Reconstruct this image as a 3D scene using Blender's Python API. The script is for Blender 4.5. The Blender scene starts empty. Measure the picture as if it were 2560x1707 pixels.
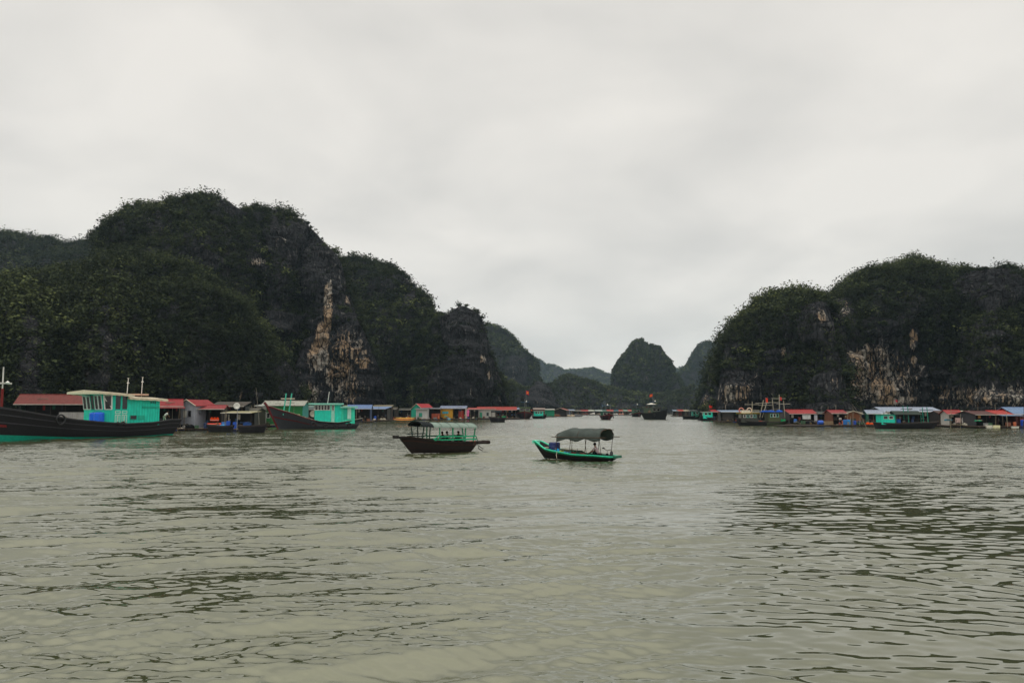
import bpy, math, random
import numpy as np
from mathutils import Vector
R = math.radians
S = bpy.context.scene
C = S.collection
rnd = random.Random(7)

# ------------------------------------------------------------------ camera
CAM_H = 3.5
FPX = 1991.0            # focal length in pixels of the 2560 px wide photograph (28 mm)
PITCH = math.atan(169.5 / FPX)
cd = bpy.data.cameras.new('camera'); cam = bpy.data.objects.new('camera', cd); C.objects.link(cam)
cd.sensor_width = 36; cd.lens = 28.0; cd.clip_end = 12000; cd.clip_start = 0.1
cam.location = (0, 0, CAM_H); cam.rotation_euler = (R(90) + PITCH, 0, 0)
S.camera = cam

def ray(px, py):
    x = (px - 1280) / FPX; u = -(py - 853.5) / FPX
    return x, math.cos(PITCH) - u * math.sin(PITCH), math.sin(PITCH) + u * math.cos(PITCH)
def W(px, py):
    x, y, z = ray(px, py); t = -CAM_H / z
    return Vector((x * t, y * t, 0))
def P(px, py, D):
    x, y, z = ray(px, py); t = D / y
    return Vector((x * t, D, CAM_H + z * t))

class Frame:
    """a spot on the water with a heading; turns pixels of the photograph into local metres"""
    def __init__(s, px, py, deg):
        s.o = W(px, py); s.a = R(deg); s.d = Vector((math.cos(s.a), math.sin(s.a), 0)); s.n = Vector((-s.d.y, s.d.x, 0))
    def xz(s, px, py, yoff=0):
        r = ray(px, py); o = s.o + s.n * yoff
        # t*r.x = o.x + q*d.x ; t*r.y = o.y + q*d.y
        det = r[0] * -s.d.y + r[1] * s.d.x
        t = (o.x * -s.d.y + o.y * s.d.x) / det
        q = (r[0] * t - o.x) * s.d.x + (r[1] * t - o.y) * s.d.y
        return q, CAM_H + r[2] * t
    def x(s, px, yoff=0, py=1050): return s.xz(px, py, yoff)[0]
    def z(s, px, py, yoff=0): return s.xz(px, py, yoff)[1]
    def w(s, x, y, z=0): return s.o + s.d * x + s.n * y + Vector((0, 0, z))

# ------------------------------------------------------------------ objects
def tag(o, label=None, cat=None, group=None, kind=None):
    if label: o['label'] = label
    if cat: o['category'] = cat
    if group: o['group'] = group
    if kind: o['kind'] = kind
    return o
def empty(name, loc, rz=0, label=None, cat=None, group=None):
    o = bpy.data.objects.new(name, None); C.objects.link(o); o.empty_display_size = 0.3
    o.location = loc; o.rotation_euler = (0, 0, rz)
    return tag(o, label, cat, group)
def link_mesh(name, me, mat, parent=None, smooth=False):
    if mat: me.materials.append(mat)
    if smooth: me.polygons.foreach_set('use_smooth', [True] * len(me.polygons))
    o = bpy.data.objects.new(name, me); C.objects.link(o)
    if parent: o.parent = parent
    return o
def np_mesh(name, v, quads=None, tris=None):
    me = bpy.data.meshes.new(name); me.vertices.add(len(v)); me.vertices.foreach_set('co', np.asarray(v, np.float32).ravel())
    parts = []; starts = []; n = 0
    if quads is not None and len(quads): parts.append(np.asarray(quads, np.int32).ravel()); starts.append(np.arange(len(quads)) * 4); n = len(quads) * 4
    if tris is not None and len(tris): parts.append(np.asarray(tris, np.int32).ravel()); starts.append(n + np.arange(len(tris)) * 3)
    li = np.concatenate(parts); st = np.concatenate(starts).astype(np.int32)
    me.loops.add(len(li)); me.loops.foreach_set('vertex_index', li)
    me.polygons.add(len(st)); me.polygons.foreach_set('loop_start', st)
    me.update(calc_edges=True)
    return me

class MB:
    def __init__(s): s.v = []; s.f = []
    def add(s, vs, fs):
        b = len(s.v); s.v += [tuple(p) for p in vs]; s.f += [tuple(b + i for i in f) for f in fs]; return s
    def box(s, x0, x1, y0, y1, z0, z1, rz=0, c=None):
        vs = [(x, y, z) for z in (z0, z1) for x, y in ((x0, y0), (x1, y0), (x1, y1), (x0, y1))]
        if rz:
            cx, cy = c or ((x0 + x1) / 2, (y0 + y1) / 2); ca, sa = math.cos(rz), math.sin(rz)
            vs = [(cx + (x - cx) * ca - (y - cy) * sa, cy + (x - cx) * sa + (y - cy) * ca, z) for x, y, z in vs]
        return s.add(vs, [(3, 2, 1, 0), (4, 5, 6, 7), (0, 1, 5, 4), (1, 2, 6, 5), (2, 3, 7, 6), (3, 0, 4, 7)])
    def tube(s, pts, r, n=6, cap=True):
        pts = [Vector(p) for p in pts]; rs = r if isinstance(r, (list, tuple)) else [r] * len(pts)
        rings = []
        for i, p in enumerate(pts):
            d = (pts[min(i + 1, len(pts) - 1)] - pts[max(i - 1, 0)]).normalized()
            a = d.cross(Vector((0, 0, 1)) if abs(d.z) < .9 else Vector((1, 0, 0))).normalized(); b = d.cross(a)
            rings.append([p + (a * math.cos(2 * math.pi * k / n) + b * math.sin(2 * math.pi * k / n)) * rs[i] for k in range(n)])
        s.loft(rings, closed=True, cap=cap); return s
    def loft(s, rings, closed=True, cap=True):
        n = len(rings[0]); vs = [p for r in rings for p in r]; fs = []
        for i in range(len(rings) - 1):
            for k in range(n if closed else n - 1):
                k2 = (k + 1) % n; fs.append((i * n + k, i * n + k2, (i + 1) * n + k2, (i + 1) * n + k))
        if cap and closed: fs += [tuple(range(n))[::-1], tuple((len(rings) - 1) * n + k for k in range(n))]
        return s.add(vs, fs)
    def bar(s, p, q, w, h=None): return s.tube([p, q], w * .62, 4)
    def slab(s, quad, th):
        """a sheet through 4 points with thickness (downwards)"""
        q = [Vector(p) for p in quad]; t = Vector((0, 0, -th))
        return s.add([*q, *[p + t for p in q]], [(0, 1, 2, 3), (7, 6, 5, 4), (0, 4, 5, 1), (1, 5, 6, 2), (2, 6, 7, 3), (3, 7, 4, 0)])
    def sphere(s, c, r, nu=10, nv=6, sz=1, jit=0, rg=None, top=False):
        rings = []
        for j in range(nv + 1):
            th = math.pi * j / nv * (.5 if top else 1)
            k = 1 + (rg.uniform(-jit, jit) if rg else 0)
            rings.append([(c[0] + r * k * max(math.sin(th), .02) * math.cos(2 * math.pi * i / nu) * (1 + (rg.uniform(-jit, jit) if rg else 0)), c[1] + r * k * max(math.sin(th), .02) * math.sin(2 * math.pi * i / nu), c[2] + r * sz * math.cos(th)) for i in range(nu)])
        return s.loft(rings)
    def build(s, name, mat, parent=None, smooth=False, label=None):
        me = bpy.data.meshes.new(name); me.from_pydata(s.v, [], s.f); me.update()
        o = link_mesh(name, me, mat, parent, smooth)
        if label: o['label'] = label
        return o

# ------------------------------------------------------------------ materials
def lin(h):
    h = h.lstrip('#'); c = [int(h[i:i + 2], 16) / 255 for i in (0, 2, 4)]
    return tuple(((x + .055) / 1.055) ** 2.4 if x > .04045 else x / 12.92 for x in c) + (1,)
class NT:
    def __init__(s, name):
        s.m = bpy.data.materials.new(name); s.m.use_nodes = True; s.t = s.m.node_tree; s.t.nodes.clear()
        s.out = s.n('ShaderNodeOutputMaterial')
    def n(s, ty, **kw):
        nd = s.t.nodes.new(ty)
        for k, v in kw.items():
            if k[0] == '_': setattr(nd, k[1:], v)
            else: nd.inputs[k.replace('__', ' ')].default_value = v
        return nd
    def l(s, a, b): s.t.links.new(a, b)
    def noise(s, vec, scale, detail=3, rough=.55):
        nd = s.n('ShaderNodeTexNoise', Scale=scale, Detail=detail, Roughness=rough); s.l(vec, nd.inputs['Vector']); return nd.outputs['Fac']
    def mapv(s, vec, sc, loc=(0, 0, 0)):
        nd = s.n('ShaderNodeMapping', Scale=sc, Location=loc); s.l(vec, nd.inputs['Vector']); return nd.outputs['Vector']
    def ramp(s, f, a, b, c0=(0, 0, 0, 1), c1=(1, 1, 1, 1)):
        nd = s.n('ShaderNodeValToRGB'); e = nd.color_ramp.elements; e[0].position = a; e[1].position = b; e[0].color = c0; e[1].color = c1
        s.l(f, nd.inputs['Fac']); return nd.outputs['Color']
    def mix(s, f, a, b, mode='MIX'):
        nd = s.n('ShaderNodeMix', _data_type='RGBA', _blend_type=mode)
        for i, x in ((0, f), (6, a), (7, b)):
            if isinstance(x, (int, float, tuple)): nd.inputs[i].default_value = x
            else: s.l(x, nd.inputs[i])
        return nd.outputs[2]
    def math(s, op, a, b=0.0):
        nd = s.n('ShaderNodeMath', _operation=op)
        for i, x in ((0, a), (1, b)):
            if isinstance(x, (int, float)): nd.inputs[i].default_value = x
            else: s.l(x, nd.inputs[i])
        return nd.outputs[0]
    def bsdf(s, col, rough=.7, spec=.3, bump=None, bs=.3, bd=.02, metallic=0):
        b = s.n('ShaderNodeBsdfPrincipled', Roughness=rough, Metallic=metallic); b.inputs['Specular IOR Level'].default_value = spec
        if isinstance(col, tuple): b.inputs['Base Color'].default_value = col
        else: s.l(col, b.inputs['Base Color'])
        if bump is not None:
            bn = s.n('ShaderNodeBump', Strength=bs, Distance=bd); s.l(bump, bn.inputs['Height']); s.l(bn.outputs[0], b.inputs['Normal'])
        s.l(b.outputs[0], s.out.inputs['Surface']); return b
_mc = {}
def paint(hexc, kind='paint', k=1.0):
    """weathered paint / timber / cloth / sheet metal, one material per colour and kind"""
    key = (hexc, kind, k)
    if key in _mc: return _mc[key]
    t = NT(f'{kind}_{hexc.lstrip("#")}'); tc = t.n('ShaderNodeTexCoord').outputs['Object']
    c = lin(hexc); c = tuple(min(x * k, .85) for x in c[:3]) + (1,)
    dk = tuple(x * .45 + .004 for x in c[:3]) + (1,)
    if kind == 'roof': c = (c[0] * .54, c[1] * .58 + .006, c[2] * .56 + .004, 1)
    if kind == 'paint':
        blot = t.ramp(t.noise(tc, 1.7, 5), .35, .62)
        streak = t.ramp(t.noise(t.mapv(tc, (3.5, 3.5, .35)), 2.2, 4), .42, .72)
        plank = t.n('ShaderNodeTexWave', Scale=1.1, Distortion=.3, Detail=1); t.l(t.mapv(tc, (1, 1, 0)), plank.inputs['Vector'])
        a = t.mix(t.math('MULTIPLY', blot, .3), c, dk); a = t.mix(t.math('MULTIPLY', streak, .5), a, dk)
        t.bsdf(a, .5, .35, plank.outputs['Fac'], .35, .02)
    elif kind == 'roof':
        w = t.n('ShaderNodeTexWave', Scale=1.6, Distortion=0); w.bands_direction = 'X'; t.l(tc, w.inputs['Vector'])
        rust = t.ramp(t.noise(t.mapv(tc, (2.5, .6, .6)), 1.4, 5), .45, .7)
        a = t.mix(t.math('MULTIPLY', rust, .7), c, tuple(x * .45 for x in c[:3]) + (1,))
        a = t.mix(t.math('MULTIPLY', t.ramp(t.noise(tc, 5, 3), .5, .65), .25), a, (.12, .09, .07, 1))
        t.bsdf(a, .7, .2, w.outputs['Fac'], .5, .04)
    elif kind == 'wood':
        g = t.noise(t.mapv(tc, (.5, 6, 6)), 3, 5)
        a = t.mix(t.ramp(g, .3, .7), dk, c)
        t.bsdf(a, .75, .2, g, .5, .02)
    elif kind == 'cloth':
        g = t.noise(tc, 2.5, 5)
        a = t.mix(t.ramp(g, .3, .7), tuple(x * .7 for x in c[:3]) + (1,), c)
        t.bsdf(a, .85, .1, g, .6, .05)
    elif kind == 'plastic':
        g = t.noise(tc, 4, 3)
        a = t.mix(t.ramp(g, .4, .75), c, tuple(x * .75 for x in c[:3]) + (1,)); t.bsdf(a, .4, .4)
    elif kind == 'glass': t.bsdf(c, .12, .6)
    elif kind == 'skin': t.bsdf(c, .6, .3)
    _mc[key] = t.m; return t.m
TEAL = '#1cdcc0'; TEALD = '#14b89c'; GREEN = '#12a070'; BLACK = '#262427'; BLACKB = '#1c1b1d'; WHITE = '#e6e4dc'; CREAM = '#d9cdb4'
RED = '#b8343a'; BRICK = '#a83a38'; BLUE = '#1450b8'; LBLUE = '#a9b8e0'; GREY = '#8b8d92'; WOOD = '#6b5340'; DWOOD = '#3a2f28'; ORANGE = '#f05a28'; YEL = '#e0b428'; DARK = '#15161a'

# ------------------------------------------------------------------ numpy noise
def _h(ix, iy, iz, seed):
    n = (ix.astype(np.int64) * 374761393 + iy.astype(np.int64) * 668265263 + iz.astype(np.int64) * 2147483647 + seed * 974634777) & 0xffffffff
    n = ((n ^ (n >> 13)) * 1274126177) & 0xffffffff
    n = ((n ^ (n >> 15)) * 2246822519) & 0xffffffff
    return ((n ^ (n >> 16)) & 0xffff) / 65535.0
def vn(x, y, z, seed=0):
    x, y, z = np.broadcast_arrays(x, y, z)
    ix, iy, iz = np.floor(x), np.floor(y), np.floor(z); fx, fy, fz = x - ix, y - iy, z - iz
    fx = fx * fx * (3 - 2 * fx); fy = fy * fy * (3 - 2 * fy); fz = fz * fz * (3 - 2 * fz)
    r = 0
    for a in (0, 1):
        for b in (0, 1):
            for c in (0, 1):
                r = r + _h(ix + a, iy + b, iz + c, seed) * (fx if a else 1 - fx) * (fy if b else 1 - fy) * (fz if c else 1 - fz)
    return r * 2 - 1
def fbm(x, y, z, oct=4, seed=0, gain=.5, ridged=False):
    s = 0; a = 1; t = 0; f = 1
    for i in range(oct):
        n = vn(x * f + i * 17.3, y * f + i * 5.1, z * f - i * 9.7, seed + i)
        if ridged: n = 1 - 2 * np.abs(n)
        s = s + a * n; t += a; a *= gain; f *= 2.03
    return s / t
def sstep(a, b, x):
    t = np.clip((x - a) / (b - a), 0, 1); return t * t * (3 - 2 * t)
# ------------------------------------------------------------------ sky, sun, air
w = bpy.data.worlds.new('World'); S.world = w; w.use_nodes = True; nt = w.node_tree; nt.nodes.clear()
N = lambda ty: nt.nodes.new(ty); L_ = nt.links.new
SUN_EL, SUN_AZ = R(68), R(215)
out = N('ShaderNodeOutputWorld'); sky = N('ShaderNodeTexSky'); sky.sky_type = 'NISHITA'; sky.sun_disc = False
sky.sun_elevation = SUN_EL; sky.sun_rotation = SUN_AZ
b1 = N('ShaderNodeBackground'); b1.inputs[1].default_value = .1; L_(sky.outputs[0], b1.inputs[0])
tc = N('ShaderNodeTexCoord'); sp = N('ShaderNodeSeparateXYZ'); L_(tc.outputs['Generated'], sp.inputs[0])
def mth(op, a, b=0., c=None, cl=False):
    m = N('ShaderNodeMath'); m.operation = op; m.use_clamp = cl
    for i, x in enumerate((a, b, c)):
        if x is None: continue
        if isinstance(x, (int, float)): m.inputs[i].default_value = x
        else: L_(x, m.inputs[i])
    return m.outputs[0]
den = mth('ADD', mth('ABSOLUTE', sp.outputs[2]), .28)      # flat cloud deck: project the direction on a plane overhead
cmb = N('ShaderNodeCombineXYZ'); L_(mth('DIVIDE', sp.outputs[0], den), cmb.inputs[0]); L_(mth('DIVIDE', sp.outputs[1], den), cmb.inputs[1])
n1 = N('ShaderNodeTexNoise'); n1.inputs['Scale'].default_value = 1.9; n1.inputs['Detail'].default_value = 6; n1.inputs['Roughness'].default_value = .45; n1.inputs['Distortion'].default_value = .25
L_(cmb.outputs[0], n1.inputs['Vector'])
cr = N('ShaderNodeValToRGB'); e = cr.color_ramp.elements
e[0].position = .32; e[0].color = (.71, .688, .645, 1); e[1].position = .62; e[1].color = (.91, .87, .805, 1)
L_(n1.outputs['Fac'], cr.inputs[0])
up = mth('MULTIPLY_ADD', mth('MAXIMUM', mth('SUBTRACT', sp.outputs[2], .46), 0), 2.4, 1.0)
b2 = N('ShaderNodeBackground'); L_(cr.outputs[0], b2.inputs[0]); L_(up, b2.inputs[1])
mx = N('ShaderNodeMixShader'); mx.inputs[0].default_value = .93; L_(b1.outputs[0], mx.inputs[1]); L_(b2.outputs[0], mx.inputs[2]); L_(mx.outputs[0], out.inputs[0])
sd = bpy.data.lights.new('sun', 'SUN'); sd.energy = .8; sd.angle = R(25); sd.color = (1, .96, .9)
so = bpy.data.objects.new('sun', sd); C.objects.link(so)
so.rotation_euler = Vector((math.sin(SUN_AZ) * math.cos(SUN_EL), math.cos(SUN_AZ) * math.cos(SUN_EL), math.sin(SUN_EL))).to_track_quat('Z', 'Y').to_euler()
S.view_settings.view_transform = 'Standard'; S.view_settings.look = 'None'; S.view_settings.exposure = 0; S.view_settings.gamma = 1

hm = bpy.data.materials.new('haze_air'); hm.use_nodes = True; ht = hm.node_tree; ht.nodes.clear()
ho = ht.nodes.new('ShaderNodeOutputMaterial'); hv = ht.nodes.new('ShaderNodeVolumePrincipled')
hv.inputs['Color'].default_value = (.60, .84, 1, 1); hv.inputs['Density'].default_value = .00009; hv.inputs['Anisotropy'].default_value = .1
ht.links.new(hv.outputs[0], ho.inputs['Volume'])
b = MB().box(-3800, 3800, -200, 3900, -5, 330); tag(b.build('haze', hm), kind='stuff')

# ------------------------------------------------------------------ water
def water():
    az = np.concatenate([np.linspace(-180, -44, 40)[:-1], np.linspace(-44, 44, 1150), np.linspace(44, 180, 40)[1:-1]])
    dy = np.concatenate([[9000, 4000, 2000, 1200], np.arange(900, 300, -1.2), np.arange(300, 140, -.65), np.arange(140, 45, -.32), np.arange(45, 3, -.6), [2.4, 2.0, 1.8]])
    r = 3.5 * FPX / dy; r[:4] = [.3, 1.2, 3, 5.5]
    A, Rr = np.meshgrid(R(1) * az, r); X = Rr * np.sin(A); Y = Rr * np.cos(A)
    dr = np.gradient(r)[:, None] * np.ones_like(A)
    dl = Rr * R(88 / 1150)
    Z = np.zeros_like(X); rg = np.random.RandomState(3)
    warpx = 1.3 * fbm(X / 6, Y / 6, 0 * X, 4, 5); warpy = 1.3 * fbm(X / 6, Y / 6, 0 * X + 7, 4, 9)
    gust = sstep(-.35, .45, fbm(X / 26, Y / 34, 0 * X, 3, 21))
    streak = sstep(-.3, .35, fbm(X / 30, Y / 7, 0 * X, 3, 33))
    px = X / np.maximum(Y, .1) * FPX
    right = sstep(150, 650, px + 260 * fbm(X / 6, Y / 5, 0 * X, 2, 77)) * sstep(60, 22, Rr)           # calmer, rounder ripples to the right
    left = sstep(400, -300, px)
    fine = sstep(-.3, .35, fbm(X / 5, Y / 2.2, 0 * X, 3, 61))
    def wave(lam, th, slope, mod, ph):
        nonlocal Z
        k = 2 * math.pi / lam; kx, ky = k * math.cos(th), k * math.sin(th)
        # sampling limit of the mesh in the direction of travel
        cut = sstep(1.8, 4.5, lam / (np.abs(math.sin(th)) * dr + np.abs(math.cos(th)) * dl + 1e-6))
        Z += (slope / k) * cut * mod * np.sin(kx * (X + warpx * min(1, lam)) + ky * (Y + warpy * min(1, lam)) + ph)
    for i in range(76):
        lam = .15 * (1.048 ** i) * rg.uniform(.9, 1.1); th = R(90) + rg.normal(0, .42 if lam < 2 else .25)
        sl = .058 if lam < .5 else (.054 if lam < 1.2 else (.034 if lam < 2 else .022))
        small = lam < .5
        mod = (gust * .5 + .6) * (1 - (.9 if small else .65) * right) * (.45 + .6 * streak) * (1 + .15 * left) * (.6 + .5 * fine)
        wave(lam, th, sl, mod, rg.uniform(0, 6.28))
    for i in range(30):       # rounder, glassy ripples on the right
        lam = .2 * 4.2 ** rg.rand(); wave(lam, R(80) + rg.normal(0, .55), .040, right * (.3 + .7 * streak) * (.6 + .4 * gust), rg.uniform(0, 6.28))
    wk = sstep(260, -250, px) * sstep(95, 40, Rr) * sstep(5, 11, Rr)
    env = .25 + .9 * sstep(-.2, .3, fbm(X / 7, Y / 3.5, 0 * X, 3, 51))
    for i in range(9):       # spreading wake rollers, crests running from lower left to upper right
        wave(rg.uniform(1.3, 3.6), R(115) + rg.normal(0, .10), .074, wk * env, rg.uniform(0, 6.28))
    nr, nc = X.shape
    idx = np.arange(nr * nc).reshape(nr, nc); nxt = np.roll(idx, -1, axis=1)
    q = np.stack([idx[:-1, :], idx[1:, :], nxt[1:, :], nxt[:-1, :]], -1).reshape(-1, 4)
    q = q[:, ::-1]
    me = np_mesh('water', np.stack([X, Y, Z], -1).reshape(-1, 3), q)
    ca = me.attributes.new('chop', 'FLOAT', 'POINT'); ca.data.foreach_set('value', ((1 - .93 * right) * (.28 + .12 * left * (1 - sstep(12, 50, Rr)) + .72 * sstep(12, 50, Rr)) * (.7 + .3 * gust)).astype(np.float32).ravel())
    la = me.attributes.new('lean', 'FLOAT', 'POINT'); la.data.foreach_set('value', ((.15 + .85 * sstep(16, 48, Rr)) * (1 - .8 * right)).astype(np.float32).ravel())
    t = NT('water_murky_green'); tcw = t.n('ShaderNodeTexCoord').outputs['Object']
    col = t.mix(t.noise(tcw, .12, 3), (.044, .050, .023, 1), (.060, .066, .032, 1))
    b = t.bsdf(col, .02, .5); b.inputs['IOR'].default_value = 2.25; b.inputs['Specular Tint'].default_value = (.98, .98, .80, 1)
    # wavelets too small for the mesh tilt the surface normal (slopes in x and y from two noises)
    ch = t.n('ShaderNodeAttribute', _attribute_name='chop').outputs['Fac']; acc = t.n('ShaderNodeNewGeometry').outputs['Normal']
    for sc, amp, det in ((5.5, .75, 4), (1.5, .62, 4)):
        nz = t.n('ShaderNodeTexNoise', Scale=sc, Detail=det, Roughness=.6); t.l(t.mapv(tcw, (.8, 1.7, 1)), nz.inputs['Vector'])
        v1 = t.n('ShaderNodeVectorMath', _operation='SUBTRACT'); t.l(nz.outputs['Color'], v1.inputs[0]); v1.inputs[1].default_value = (.5, .5, .5)
        v2 = t.n('ShaderNodeVectorMath', _operation='MULTIPLY'); t.l(v1.outputs[0], v2.inputs[0]); v2.inputs[1].default_value = (amp * .6, amp, 0)
        v3 = t.n('ShaderNodeVectorMath', _operation='SCALE'); t.l(v2.outputs[0], v3.inputs[0]); t.l(ch, v3.inputs['Scale'])
        v4 = t.n('ShaderNodeVectorMath', _operation='ADD'); t.l(acc, v4.inputs[0]); t.l(v3.outputs[0], v4.inputs[1]); acc = v4.outputs[0]
    ln = t.n('ShaderNodeAttribute', _attribute_name='lean').outputs['Fac']; v5 = t.n('ShaderNodeVectorMath', _operation='SCALE', ); v5.inputs[0].default_value = (0, -.088, 0); t.l(ln, v5.inputs['Scale'])
    v6 = t.n('ShaderNodeVectorMath', _operation='ADD'); t.l(acc, v6.inputs[0]); t.l(v5.outputs[0], v6.inputs[1]); acc = v6.outputs[0]
    vn_ = t.n('ShaderNodeVectorMath', _operation='NORMALIZE'); t.l(acc, vn_.inputs[0]); t.l(vn_.outputs[0], b.inputs['Normal'])
    tag(link_mesh('water', me, t.m, None, True), kind='structure')
water()
# ------------------------------------------------------------------ hills
def rock_mat():
    t = NT('hill_rock'); geo = t.n('ShaderNodeNewGeometry').outputs['Position']
    at = lambda n: t.n('ShaderNodeAttribute', _attribute_name=n).outputs['Fac']
    vert = t.noise(t.mapv(geo, (1.5, 1.5, .10)), .75, 6, .68)
    fine = t.noise(t.mapv(geo, (1, 1, .45)), 1.3, 6, .75)
    big = t.noise(geo, .06, 4)
    vo = t.n('ShaderNodeTexVoronoi', Scale=.55, _feature='DISTANCE_TO_EDGE'); wv = t.n('ShaderNodeVectorMath', _operation='ADD'); t.l(t.mapv(geo, (1, 1, .4)), wv.inputs[0])
    nz = t.n('ShaderNodeTexNoise', Scale=.5, Detail=4); t.l(geo, nz.inputs['Vector']); t.l(nz.outputs['Color'], wv.inputs[1]); t.l(wv.outputs[0], vo.inputs['Vector'])
    crack = t.ramp(vo.outputs['Distance'], .0, .09)
    rock = t.mix(t.ramp(fine, .38, .66), (.010, .011, .013, 1), (.052, .052, .056, 1))
    rock = t.mix(t.math('MULTIPLY', t.ramp(vert, .55, .68), t.ramp(big, .4, .6)), rock, (.17, .165, .155, 1))
    tan = t.mix(t.ramp(t.noise(t.mapv(geo, (1, 1, .3)), .16, 4), .45, .58), (.52, .49, .43, 1), (.54, .37, .22, 1))
    tan = t.mix(t.ramp(fine, .42, .62), tan, (.20, .165, .13, 1))
    pm = t.math('MULTIPLY_ADD', at('pale'), 1.0); pm.node.inputs[2].default_value = -.5
    mixn = t.math('ADD', t.math('MULTIPLY', vert, .75), t.math('MULTIPLY', fine, .25))
    pk = t.ramp(t.math('ADD', mixn, t.math('MULTIPLY', pm, .46)), .48, .53)
    pk2 = t.math('MULTIPLY', pk, t.ramp(at('pale'), .02, .12))
    rock = t.mix(pk2, rock, tan)
    rock = t.mix(t.math('SUBTRACT', 1.0, crack), rock, (.010, .010, .011, 1))
    soil = t.mix(fine, (.006, .008, .005, 1), (.018, .022, .010, 1))
    rk = t.ramp(t.math('ADD', at('rock'), t.math('MULTIPLY_ADD', fine, .5)), .55, .75)
    c = t.mix(rk, soil, rock)
    t.bsdf(c, .9, .12, t.math('ADD', t.math('ADD', t.math('MULTIPLY', fine, .8), vert), t.math('MULTIPLY', crack, .5)), 1.0, 1.1)
    return t.m
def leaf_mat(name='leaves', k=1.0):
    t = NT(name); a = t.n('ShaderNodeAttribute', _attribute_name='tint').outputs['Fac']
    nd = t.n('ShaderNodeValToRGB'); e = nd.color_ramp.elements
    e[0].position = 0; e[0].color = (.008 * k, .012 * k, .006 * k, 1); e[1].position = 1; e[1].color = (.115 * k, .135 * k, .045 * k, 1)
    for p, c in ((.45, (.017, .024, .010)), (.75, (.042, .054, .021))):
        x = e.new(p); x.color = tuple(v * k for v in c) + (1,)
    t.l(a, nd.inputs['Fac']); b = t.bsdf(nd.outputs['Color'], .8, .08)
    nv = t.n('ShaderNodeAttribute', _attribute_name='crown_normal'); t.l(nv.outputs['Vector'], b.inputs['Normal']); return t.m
ROCK = rock_mat(); LEAF = leaf_mat('leaves', 1.15)
HILLS = {}
def fattr(me, name, arr):
    a = me.attributes.new(name, 'FLOAT', 'POINT'); a.data.foreach_set('value', np.asarray(arr, np.float32).ravel())
def project(X, Y, Z):
    dz = Z - CAM_H; f = Y * math.cos(PITCH) + dz * math.sin(PITCH); u = -Y * math.sin(PITCH) + dz * math.cos(PITCH)
    return 1280 + FPX * X / f, 853.5 - FPX * u / f
def blobs(px, py, lst):
    m = np.zeros_like(px)
    for (cx, cy, rx, ry, s) in lst: m = np.maximum(m, s * np.clip(1.25 - ((px - cx) / rx) ** 2 - ((py - cy) / ry) ** 2, 0, 1))
    return m
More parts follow.
